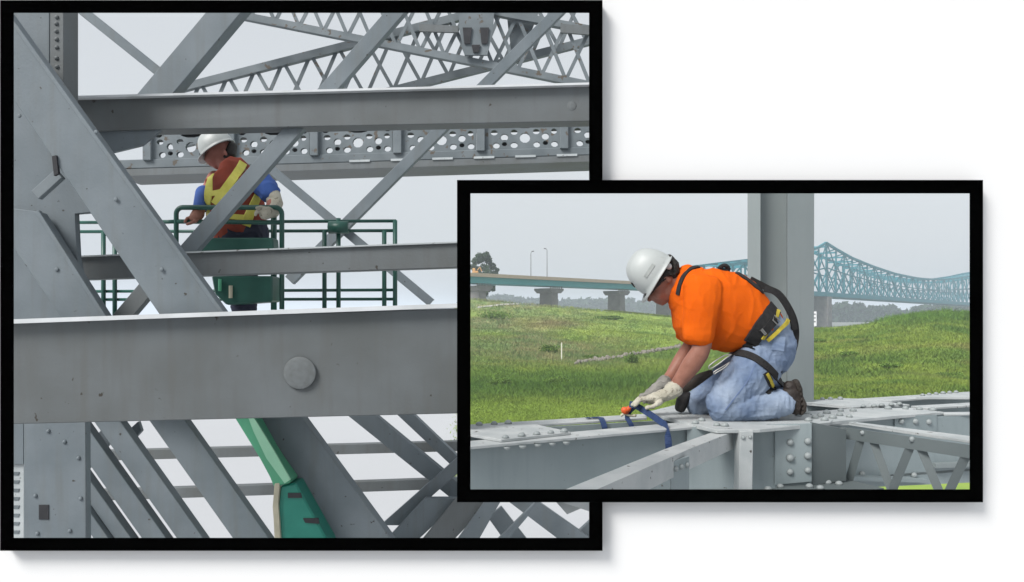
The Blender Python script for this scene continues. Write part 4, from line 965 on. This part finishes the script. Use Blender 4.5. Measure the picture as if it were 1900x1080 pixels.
W.part('lanyard_pack', remesh(loft([(m(1318, 692, -.10), 6 * s_, .02), (m(1302, 700, -.06), 9 * s_, .03), (m(1285, 711, -.02), 10 * s_, .035), (m(1270, 722, .02), 8 * s_, .03)]), .005, 2), M['boot'])

# ------------------------------------------------------------------ navy strap tied over the beam
YS = 4.60
ST = Thing('ratchet_strap', 'navy webbing strap with an orange-red ratchet, tied round the beam', 'strap', Q(1160, 775, ZB))
ST.part('webbing', ribbon([P(1168, 750, 4.62), P(1180, 753, 4.60), P(1205, 768, 4.55), P(1228, 784, 4.46), P(1235, 789, 4.40), P(1238, 800, 4.32), P(1240, 818, 4.30), P(1241, 834, 4.30)], .036, .004, Vector((.25, 0, .9)), 6), M['bluestrap'])
ST.part('webbing', ribbon([Q(1088, 775.5, ZB + .006), Q(1112, 775.0, ZB + .006), Q(1117, 779, ZB + .006) , P(1121, 790, 4.60), P(1123, 800, 4.60)], .032, .005, Vector((1, .3, 0)), 6), M['bluestrap'])
ST.part('webbing', ribbon([P(1176, 757, 4.70), P(1166, 768, 4.72), P(1164, 776, 4.72), P(1170, 786, 4.70), P(1174, 797, 4.70)], .028, .005, Vector((1, .2, .2)), 6), M['bluestrap'])
ST.part('ratchet', remesh(ell(ell(newbm(), P(1160, 762, 4.72), (hf, SIDE, hu), (.022, .02, .026)), P(1166, 759, 4.70), (hf, SIDE, hu), (.02, .018, .016)), .004, 1), M['orangeplastic'])
ST.part('hook', tube(spline([P(1152, 772, 4.72), P(1158, 768, 4.72), P(1168, 771, 4.72), P(1180, 771, 4.70)], 4), .008, 8), M['cream'], smooth=True)

# ------------------------------------------------------------------ worker in the lift
m2 = Map(6.0); s2 = m2.s
V_ = Thing('person', 'worker in maroon and yellow safety vest and white hard hat, standing in green lift', 'person', Vector((m2(450, 700).x, 6.0, -.47)))
hf = (m2(376, 293) - m2(432, 256)).normalized(); hu = SIDE.cross(hf).normalized()
if hu.z < 0: hu = -hu
ax = (hf, SIDE, hu)
bm = newbm()
ell(bm, m2(404, 275), ax, (.098, .076, .10)); ell(bm, m2(398, 292), ax, (.072, .06, .075))
loft([(m2(412, 292), .06, .06), (m2(402, 306), .038, .04)], bm)
loft([(m2(385, 290), .010, .010), (m2(381, 297), .013, .015)], bm, 10)
for sd_ in (-1, 1): ell(bm, m2(417, 283, .076 * sd_), (hf, SIDE, hu), (.016, .012, .03))
loft([(m2(412, 295), .062, .062), (m2(428, 312), .068, .07), (m2(440, 330), .09, .09)], bm)
loft([(m2(440, 330), .12, .17), (m2(442, 375), .13, .17), (m2(452, 430), .12, .16), (m2(455, 460), .12, .15)], bm)
for sd_ in (-1, 1): loft([(m2(455, 460, .09 * sd_), .085, .085), (m2(452, 575, .10 * sd_), .065, .065), (m2(456, 690, .10 * sd_), .045, .045)], bm)
# arms: right hand on the rail in front, left elbow bent behind
loft([(m2(400, 330, .08), .06, .06), (m2(378, 372, .0), .05, .05), (m2(366, 400, -.26), .035, .035)], bm)
loft([(m2(478, 330, -.10), .065, .065), (m2(508, 372, -.14), .048, .048), (m2(498, 396, -.28), .036, .036)], bm)
V_.part('body', remesh(bm, .009, 3), M['skin2'])
V_.part('hair', remesh(loft([(m2(432, 270), .03, .055), (m2(428, 285), .04, .066), (m2(420, 296), .03, .06)]), .006, 1), M['hair'])
hard_hat(V_, m2, (371, 297), (434, 259), 37, .122)
bm = newbm()
loft([(m2(436, 318), .115, .15), (m2(436, 338), .20, .20), (m2(434, 370), .215, .20), (m2(440, 405), .20, .185), (m2(446, 428), .19, .18)], bm, 22)
vest = remesh(bm, .010, 3); fold(vest, .012, 7, (1, 1, .7), 2.0)
vo = V_.part('vest', vest.copy(), M['maroon']); bvV = bvh_of(vest)
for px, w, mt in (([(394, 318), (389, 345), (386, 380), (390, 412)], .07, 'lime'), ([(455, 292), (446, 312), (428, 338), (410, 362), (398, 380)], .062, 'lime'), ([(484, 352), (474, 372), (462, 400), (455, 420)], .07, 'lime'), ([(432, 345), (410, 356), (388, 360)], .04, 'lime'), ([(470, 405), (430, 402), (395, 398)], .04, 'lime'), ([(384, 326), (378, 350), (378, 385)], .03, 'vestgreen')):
    try: V_.part('reflective_band', drape(px, bvV, w, .005, .004), M[mt], vo)
    except Exception: pass
bm = newbm(); loft([(m2(476, 328, -.09), .085, .085), (m2(490, 345, -.12), .085, .08), (m2(501, 358, -.135), .075, .072)], bm)
V_.part('sleeve', fold(remesh(bm, .009, 2), .008, 14), M['blue'])
bm = newbm(); loft([(m2(505, 362, -.14), .060, .060), (m2(511, 378, -.16), .056, .056), (m2(506, 392, -.24), .050, .05), (m2(492, 396, -.30), .045, .05)], bm)
for i in range(4): finger_chain(bm, [m2(492, 394 - 2 * i, -.31 + .02 * i), m2(478, 393 - 2 * i, -.33 + .02 * i), m2(474, 399 - i, -.33 + .02 * i)], .013, .010)
finger_chain(bm, [m2(496, 388, -.30), m2(484, 384, -.33), m2(476, 386, -.34)], .014, .011)
V_.part('glove', remesh(bm, .005, 1), M['glove'])
bm = newbm(); loft([(m2(368, 396, -.24), .045, .045), (m2(362, 404, -.28), .04, .045)], bm)
for i in range(4): finger_chain(bm, [m2(358, 402, -.29 + .02 * i), m2(347, 405, -.30 + .02 * i), m2(343, 412, -.30 + .02 * i)], .012, .010)
finger_chain(bm, [m2(364, 410, -.30), m2(354, 414, -.33), m2(347, 416, -.33)], .013, .010)
V_.part('hand', remesh(bm, .005, 1), M['skin'])
bm = newbm(); loft([(m2(378, 358, .0), .06, .06), (m2(371, 386, -.15), .05, .05)], bm)
V_.part('sleeve', remesh(bm, .009, 2), M['blue'])
bm = newbm(); loft([(m2(448, 424), .19, .175), (m2(452, 445), .185, .175), (m2(455, 465), .17, .17)], bm)
for sd_ in (-1, 1): loft([(m2(455, 468, .09 * sd_), .10, .10), (m2(452, 575, .10 * sd_), .085, .085), (m2(456, 684, .10 * sd_), .07, .07)], bm)
V_.part('trousers', fold(remesh(bm, .010, 2), .010, 10), M['navy'])
for sd_ in (-1, 1): V_.part('boot', remesh(loft([(m2(462, 692, .10 * sd_), .045, .05), (m2(446, 694, .10 * sd_), .045, .05), (m2(424, 695, .10 * sd_), .035, .045)]), .008, 2), M['boot'])

# ------------------------------------------------------------------ far river crossing: viaduct and truss span
D0 = Vector((-12, 230, 0)); DD = Vector((352, 370, 0)); DN = Vector((-370, 352, 0)).normalized(); LEN = DD.length
M['teal_far'] = material('teal_bridge_paint', (.001, .17, .22), (.003, .20, .25), .3, .6)
M['teal_deck'] = material('teal_girder_paint', (.03, .26, .275), (.045, .29, .305), .3, .6)
M['concrete'] = material('grey_brown_concrete', (.16, .15, .145), (.21, .20, .19), .5, .9)
M['parapet'] = material('pale_concrete_parapet', (.42, .34, .24), (.46, .38, .28), .4, .9)
def DP(t, z, off=0.0): 
    v = D0 + DD * t + DN * off; return Vector((v.x, v.y, z))
def dz(t): return 11.3 - 2.6 * max(0, (t - .42)) / .6
VI = Thing('viaduct', 'teal girder road viaduct on hammerhead concrete piers beyond the field', 'bridge', DP(.1, ZG))
def tskew(off): return (-.058 * (230 + DN.y * off) + 12 - DN.x * off) / (352 + 370 * .058)     # skewed end at the abutment
def span(a, b, z0a, z1a, w, off=0.0):
    o0, o1 = -w / 2 + off, w / 2 + off; a0_, a1_ = (tskew(o0), tskew(o1)) if a is None else (a, a)
    return prism(newbm(), [DP(a0_, z0a, o0), DP(a0_, z1a, o0), DP(a1_, z1a, o1), DP(a1_, z0a, o1)], [DP(b, z0a, o0), DP(b, z1a, o0), DP(b, z1a, o1), DP(b, z0a, o1)])
VI.part('girder', span(None, .305, 9.0, 10.75, 9), M['teal_deck'])
dk = VI.part('deck', span(None, .305, 10.76, 11.1, 11), M['parapet'])
VI.part('parapet', span(None, .305, 11.11, 11.75, .4, -5.2), M['parapet'], dk); VI.part('parapet', span(None, .305, 11.11, 11.75, .4, 5.2), M['parapet'], dk)
for t in (.0052, .0672, .1372, .196, .26):
    pr = VI.part('pier', (lambda c: prism(newbm(), [DP(t, ZG - 1, -2.2) + q for q in c], [DP(t, 7.0, -1.9) + q * .9 for q in c]))([DD.normalized() * a + DN * b for a, b in ((-1.6, -.6), (1.6, -.6), (1.6, 5), (-1.6, 5))]), M['concrete'])
    u_ = DD.normalized()
    cpl = []
    for (a, z) in ((-2.0, 6.9), (2.0, 6.9), (3.3, 7.8), (3.3, 8.4), (-3.3, 8.4), (-3.3, 7.8)): cpl.append(DP(t, z, -3.3) + u_ * a)
    VI.part('pier_cap', prism(newbm(), cpl, [v + DN * 6.6 for v in cpl]), M['concrete'], pr)
    for q in (-2.6, -1.5, -.5, .5, 1.5, 2.6): VI.part('bearing', bar(DP(t, 8.4, -3.0) + u_ * q, DP(t, 9.0, -3.0) + u_ * q, .35, .5), M['concrete'], pr)
TB = Thing('truss_bridge', 'teal cantilever truss bridge fading into the haze', 'bridge', DP(.458, ZG))
def toph(t):
    xs_ = [.255, .303, .36, .41, .44, .458, .476, .52, .58, .65, .72, .763, .82, .88, .95, 1.02, 1.06, 1.10, 1.2]
    hs_ = [8.5, 11.3, 14.5, 18.5, 22.0, 25.0, 23.2, 19.5, 16.4, 13.9, 13.0, 13.2, 14.2, 16.2, 19.5, 23.5, 25.5, 23.0, 15.0]
    return dz(t) + float(np.interp(t, xs_, hs_)) * .97
ts = [.255 + i * (.945 / 46) for i in range(47)]
k0 = min(range(47), key=lambda i: abs(ts[i] - .458)); ts[k0] = .458
for off in (-6.5, 6.5):
    for a, b_ in zip(ts, ts[1:]):
        TB.part('top_chord', bar(DP(a, toph(a), off), DP(b_, toph(b_), off), 1.15, 1.0, front=-DN), M['teal_far'])
    for i, t in enumerate(ts):
        TB.part('post', bar(DP(t, dz(t) - .3, off), DP(t, toph(t), off),   .75 if t != .458 else 1.3, .6, front=-DN), M['teal_far'])
        if i < len(ts) - 1:
            t1 = ts[i + 1]; a, b_ = (t, t1) if i % 2 else (t1, t)
            hm = (toph(t) - dz(t)) * .5
            TB.part('diagonal', bar(DP(a, dz(a), off), DP(b_, dz(b_) + hm, off), .58, .4, front=-DN), M['teal_far'])
            TB.part('diagonal', bar(DP(b_, dz(b_), off), DP(a, dz(a) + hm, off), .48, .4, front=-DN), M['teal_far'])
            TB.part('diagonal', bar(DP(a, dz(a) + hm, off), DP(b_, toph(b_), off), .58, .4, front=-DN), M['teal_far'])
            TB.part('strut', bar(DP(t, dz(t) + hm, off), DP(t1, dz(t1) + (toph(t1) - dz(t1)) * .5, off), .58, .4, front=-DN), M['teal_far'])
for a, b_ in zip(ts, ts[1:]):
    TB.part('sway_brace', bar(DP(a, toph(a), -6.5), DP(b_, toph(b_), 6.5), .5, .4, front=(0, -1, 0)), M['teal_far'])
    TB.part('portal_strut', bar(DP(a, toph(a) - 1.8, -6.5), DP(a, toph(a) - 1.8, 6.5), .8, .6, front=(0, -1, 0)), M['teal_far'])
bm = newbm()
for a, b_ in ((.255, .42), (.42, 1.2)):
    la = [DP(a, dz(a) - 2.0, -7.5), DP(a, dz(a) + .1, -7.5), DP(a, dz(a) + .1, 7.5), DP(a, dz(a) - 2.0, 7.5)]; lb = [DP(b_, dz(b_) - 2.0, -7.5), DP(b_, dz(b_) + .1, -7.5), DP(b_, dz(b_) + .1, 7.5), DP(b_, dz(b_) - 2.0, 7.5)]
    prism(bm, la, lb)
TB.part('deck', bm, M['teal_far'])
for t in (.458, 1.06): TB.part('pier', prism(newbm(), [DP(t, ZG - 1, -8) + DD.normalized() * a + DN * b_ for a, b_ in ((-2.5, 0), (2.5, 0), (2.5, 16), (-2.5, 16))], [DP(t, dz(t) - 2.01, -8) + DD.normalized() * a + DN * b_ for a, b_ in ((-2, 0), (2, 0), (2, 16), (-2, 16))]), M['concrete'])

# ------------------------------------------------------------------ lamps, machine, stake, gauge sign, rubble, trees
M['lamp'] = material('grey_lamp_metal', (.14, .145, .15), rough=.6)
for (x, top, lab) in ((985, 466, 'street lamp on the viaduct, the left one of the pair'), (1015, 461, 'street lamp on the viaduct, the right and taller one of the pair')):
    k = (x - CX) / F; t = (230 * k + 12) / (352 - 370 * k); Yv = 230 + 370 * t
    base = DP(t, 11.1, 4.5 if x < 1000 else -4.5); k2 = (x - CX) / F; base.x = k2 * base.y; tz = (HZ - top) / F * base.y
    T_ = Thing('street_lamp', lab, 'lamp', base, 'street lamps on the viaduct')
    sgn = 1 if x < 1000 else -1
    T_.part('pole', tube([base, Vector((base.x, base.y, tz - .6)), Vector((base.x + sgn * .3, base.y, tz - .15))], [.14, .10, .09], 7), M['lamp'])
    T_.part('lamp_head', bar(Vector((base.x + sgn * .2, base.y, tz - .12)), Vector((base.x + sgn * 1.0, base.y, tz)), .3, .22), M['lamp'])
M['machine'] = material('orange_machine_paint', (.50, .27, .10), (.55, .32, .13), 1, .6)
c0 = DP(-.001, 11.11, -3.6)
c0 = Vector((P(884, 0, c0.y).x, c0.y, 11.11))
MC = Thing('digger', 'orange construction machine on the viaduct deck beside the tree', 'digger', c0)
def bxx(c, sx, sy, sz, bm=None):
    bm = bm or newbm(); r = bmesh.ops.create_cube(bm, size=1.0)
    for v in r['verts']: v.co = Vector((v.co.x * sx + c[0], v.co.y * sy + c[1], v.co.z * sz + c[2]))
    return bm
MC.part('body', bevel(bxx(c0 + Vector((-.3, 0, 1.0)), 1.7, 1.6, .7), .15), M['machine']); MC.part('cab', bevel(bxx(c0 + Vector((-.7, 0, 1.7)), .8, 1.2, .8), .1), M['machine'])
MC.part('track', bevel(bxx(c0 + Vector((-.3, -.7, .35)), 2.4, .5, .7), .2), M['strap']); MC.part('track', bevel(bxx(c0 + Vector((-.3, .7, .35)), 2.4, .5, .7), .2), M['strap'])
MC.part('arm', tube([c0 + Vector((.3, 0, 1.6)), c0 + Vector((1.0, 0, 2.4)), c0 + Vector((1.5, 0, 1.2))], .18, 6), M['machine'])
M['stake'] = material('white_painted_wood', (.72, .70, .62), (.62, .60, .52), 6, .8)
YK = gy(1042, 670); X, z = fz(1042, YK); sx = P(1042, 637, YK)
T_ = Thing('stake', 'thin white survey stake standing alone in the field', 'stake', (X, YK, z)); T_.part('post', bar((X, YK, z - .3), (X, YK, sx.z), .11, .09), M['stake']); T_.part('tip', bar((X, YK, sx.z), (X, YK, sx.z + .08), .06, .06), M['stake'])
# rubble line: single grey stones
M['rock'] = material('grey_brown_rubble', (.15, .135, .115), (.24, .22, .19), 3, .95, .5, 6)
bm = newbm(); r = bmesh.ops.create_icosphere(bm, subdivisions=2, radius=1.0)
for v in bm.verts: v.co *= 1 + .35 * mnoise.noise(v.co * 1.7 + Vector((3, 1, 2)))
rock_me = to_mesh('stone', bm); rock_me.materials.append(M['rock'])
path = [(a_, gy(a_, b_)) for a_, b_ in ((1068, 677), (1095, 672), (1130, 668), (1165, 662), (1200, 656), (1230, 651), (1262, 642))]
cnt = 0
RB = Thing('rubble_line', 'thin line of grey rubble running across the field left of the worker', 'rubble', (fz(1160, gy(1160, 663))[0], gy(1160, 663), fz(1160, gy(1160, 663))[1]))
for i in range(130):
    f = rng.random() * (len(path) - 1); i0 = min(int(f), len(path) - 2); fr_ = f - i0
    x = path[i0][0] * (1 - fr_) + path[i0 + 1][0] * fr_; Yv = path[i0][1] * (1 - fr_) + path[i0 + 1][1] * fr_ + rng.normal(0, .55)
    X, z = fz(x, Yv); sc = rng.uniform(.12, .34)
    RB.inst('stone', rock_me, (X, Yv, z + .12), Quaternion((rng.random(), rng.random(), rng.random(), rng.random())).normalized(), (sc * 1.3, sc, sc * .75))
# gauge board by the far bank
M['sign'] = material('white_board', (.72, .72, .72), (.64, .64, .64), 1, .8)
b0 = P(1511, 604, 200); 
T_ = Thing('marker_board', 'tall white marker board standing right behind the grey column', 'sign', (b0.x, 200, ZG)); T_.part('board', bar((b0.x, 200, P(0, 605, 200).z), (b0.x, 200, P(0, 578, 200).z), 1.1, .15), M['sign']); T_.part('post', bar((b0.x, 200.16, ZG), (b0.x, 200.16, P(0, 585, 200).z), .25, .2), M['sign'])
bd = [o for o in T_.o.children if o.name.startswith('board')][0]
for q in (583, 590, 597): T_.part('mark', bar(P(1508.5, q, 199.98), P(1513.5, q, 199.98), .3, .01), M['lamp'], bd)
# tree left of the viaduct
M['bark'] = material('bark', (.05, .042, .034), (.08, .065, .05), 5, .9)
tb = P(898, 575, 252)
TR = Thing('tree', 'single broad leafy tree behind the left end of the viaduct', 'tree', (tb.x, 252, ZG))
bm = newbm(); tube([(tb.x, 252, ZG), (tb.x + .2, 252, 2), (tb.x, 252, 8), (tb.x + .3, 252, 14)], [.55, .45, .32, .12], 8, bm)
for a, b_, c in ((4, -3.5, 9), (5, 3.2, 10), (7, -2, 14), (8, 2.6, 14.5), (9, -3.0, 12)): tube([(tb.x, 252, a), (tb.x + b_ * .5, 252 + rng.uniform(-1, 1), (a + c) / 2), (tb.x + b_, 252 + rng.uniform(-2, 2), c)], [.2, .13, .05], 6, bm)
TR.part('trunk', bm, M['bark'])
cl_ = []
for (x, y, r) in ((890, 475, 8), (902, 474, 8), (884, 484, 9), (893, 480, 9), (905, 482, 9), (912, 494, 9), (898, 497, 10), (885, 502, 9), (905, 508, 10), (918, 507, 6), (892, 512, 9), (922, 501, 4), (878, 496, 7), (913, 531, 6), (905, 536, 7), (895, 530, 8), (900, 545, 6), (915, 537, 4), (880, 540, 8), (875, 520, 8), (887, 520, 9)):
    c = P(x, y, 252 + rng.uniform(-2, 2)); rr = r / F * 252; cl_.append((tuple(c), (rr, rr * 1.3, rr * .85)))
TR.part('crown', leaves('crown', cl_, 260, .46, (.045, .082, .036), .3), M['leaf'])
# far wooded bank
def woods(name, label, x0, x1, Y, tops, n, col):
    cl = []
    for i in range(n):
        x = x0 + (x1 - x0) * (i + rng.random()) / n; y = float(np.interp(x, [a for a, _ in tops], [b for _, b in tops])) + rng.normal(0, 1.6)
        Yv = Y * rng.uniform(.96, 1.04); zt = (HZ - y) / F * Yv; r = rng.uniform(4, 8) * Y / 800
        X = (x - CX) / F * Yv
        zz = zt - r
        while zz > ZG - 2:
            cl.append(((X + rng.normal(0, 1.5), Yv, zz), (r, r, r * .9))); zz -= r * 1.1
    me = leaves(name, cl, 60, 4.2 * Y / 800, col, .3); o = bpy.data.objects.new(name, me); COL.objects.link(o); mats(o, M['leaf']); tag(o, label, 'wood', kind='stuff')
woods('distant_wood', 'hazy wooded far bank seen below the viaduct', 862, 1400, 1000, [(862, 545), (930, 548), (1000, 553), (1060, 556), (1100, 555), (1135, 552), (1180, 556), (1240, 560), (1400, 560)], 90, (.03, .06, .03))
woods('distant_wood', 'hazy wooded far bank below the teal truss bridge', 1480, 2100, 720, [(1480, 558), (1520, 560), (1560, 562), (1590, 563), (1612, 568), (1630, 570), (1650, 566), (1665, 573), (1685, 578), (1700, 568), (1730, 564), (1799, 566), (2100, 564)], 110, (.03, .06, .03))

# ------------------------------------------------------------------ haze: one even box of air round everything
hm_ = bpy.data.materials.new('pale_haze'); hm_.use_nodes = True; t = hm_.node_tree; t.nodes.clear()
pv = t.nodes.new('ShaderNodeVolumePrincipled'); pv.inputs['Color'].default_value = (.80, .88, .97, 1); pv.inputs['Density'].default_value = .00060; pv.inputs['Anisotropy'].default_value = 0.0
ou = t.nodes.new('ShaderNodeOutputMaterial'); t.links.new(pv.outputs[0], ou.inputs['Volume'])
o = single('haze', bxx((0, 1900, 17), 5600, 4000, 52), hm_, 'pale summer haze over the river and field', 'haze', kind='stuff')
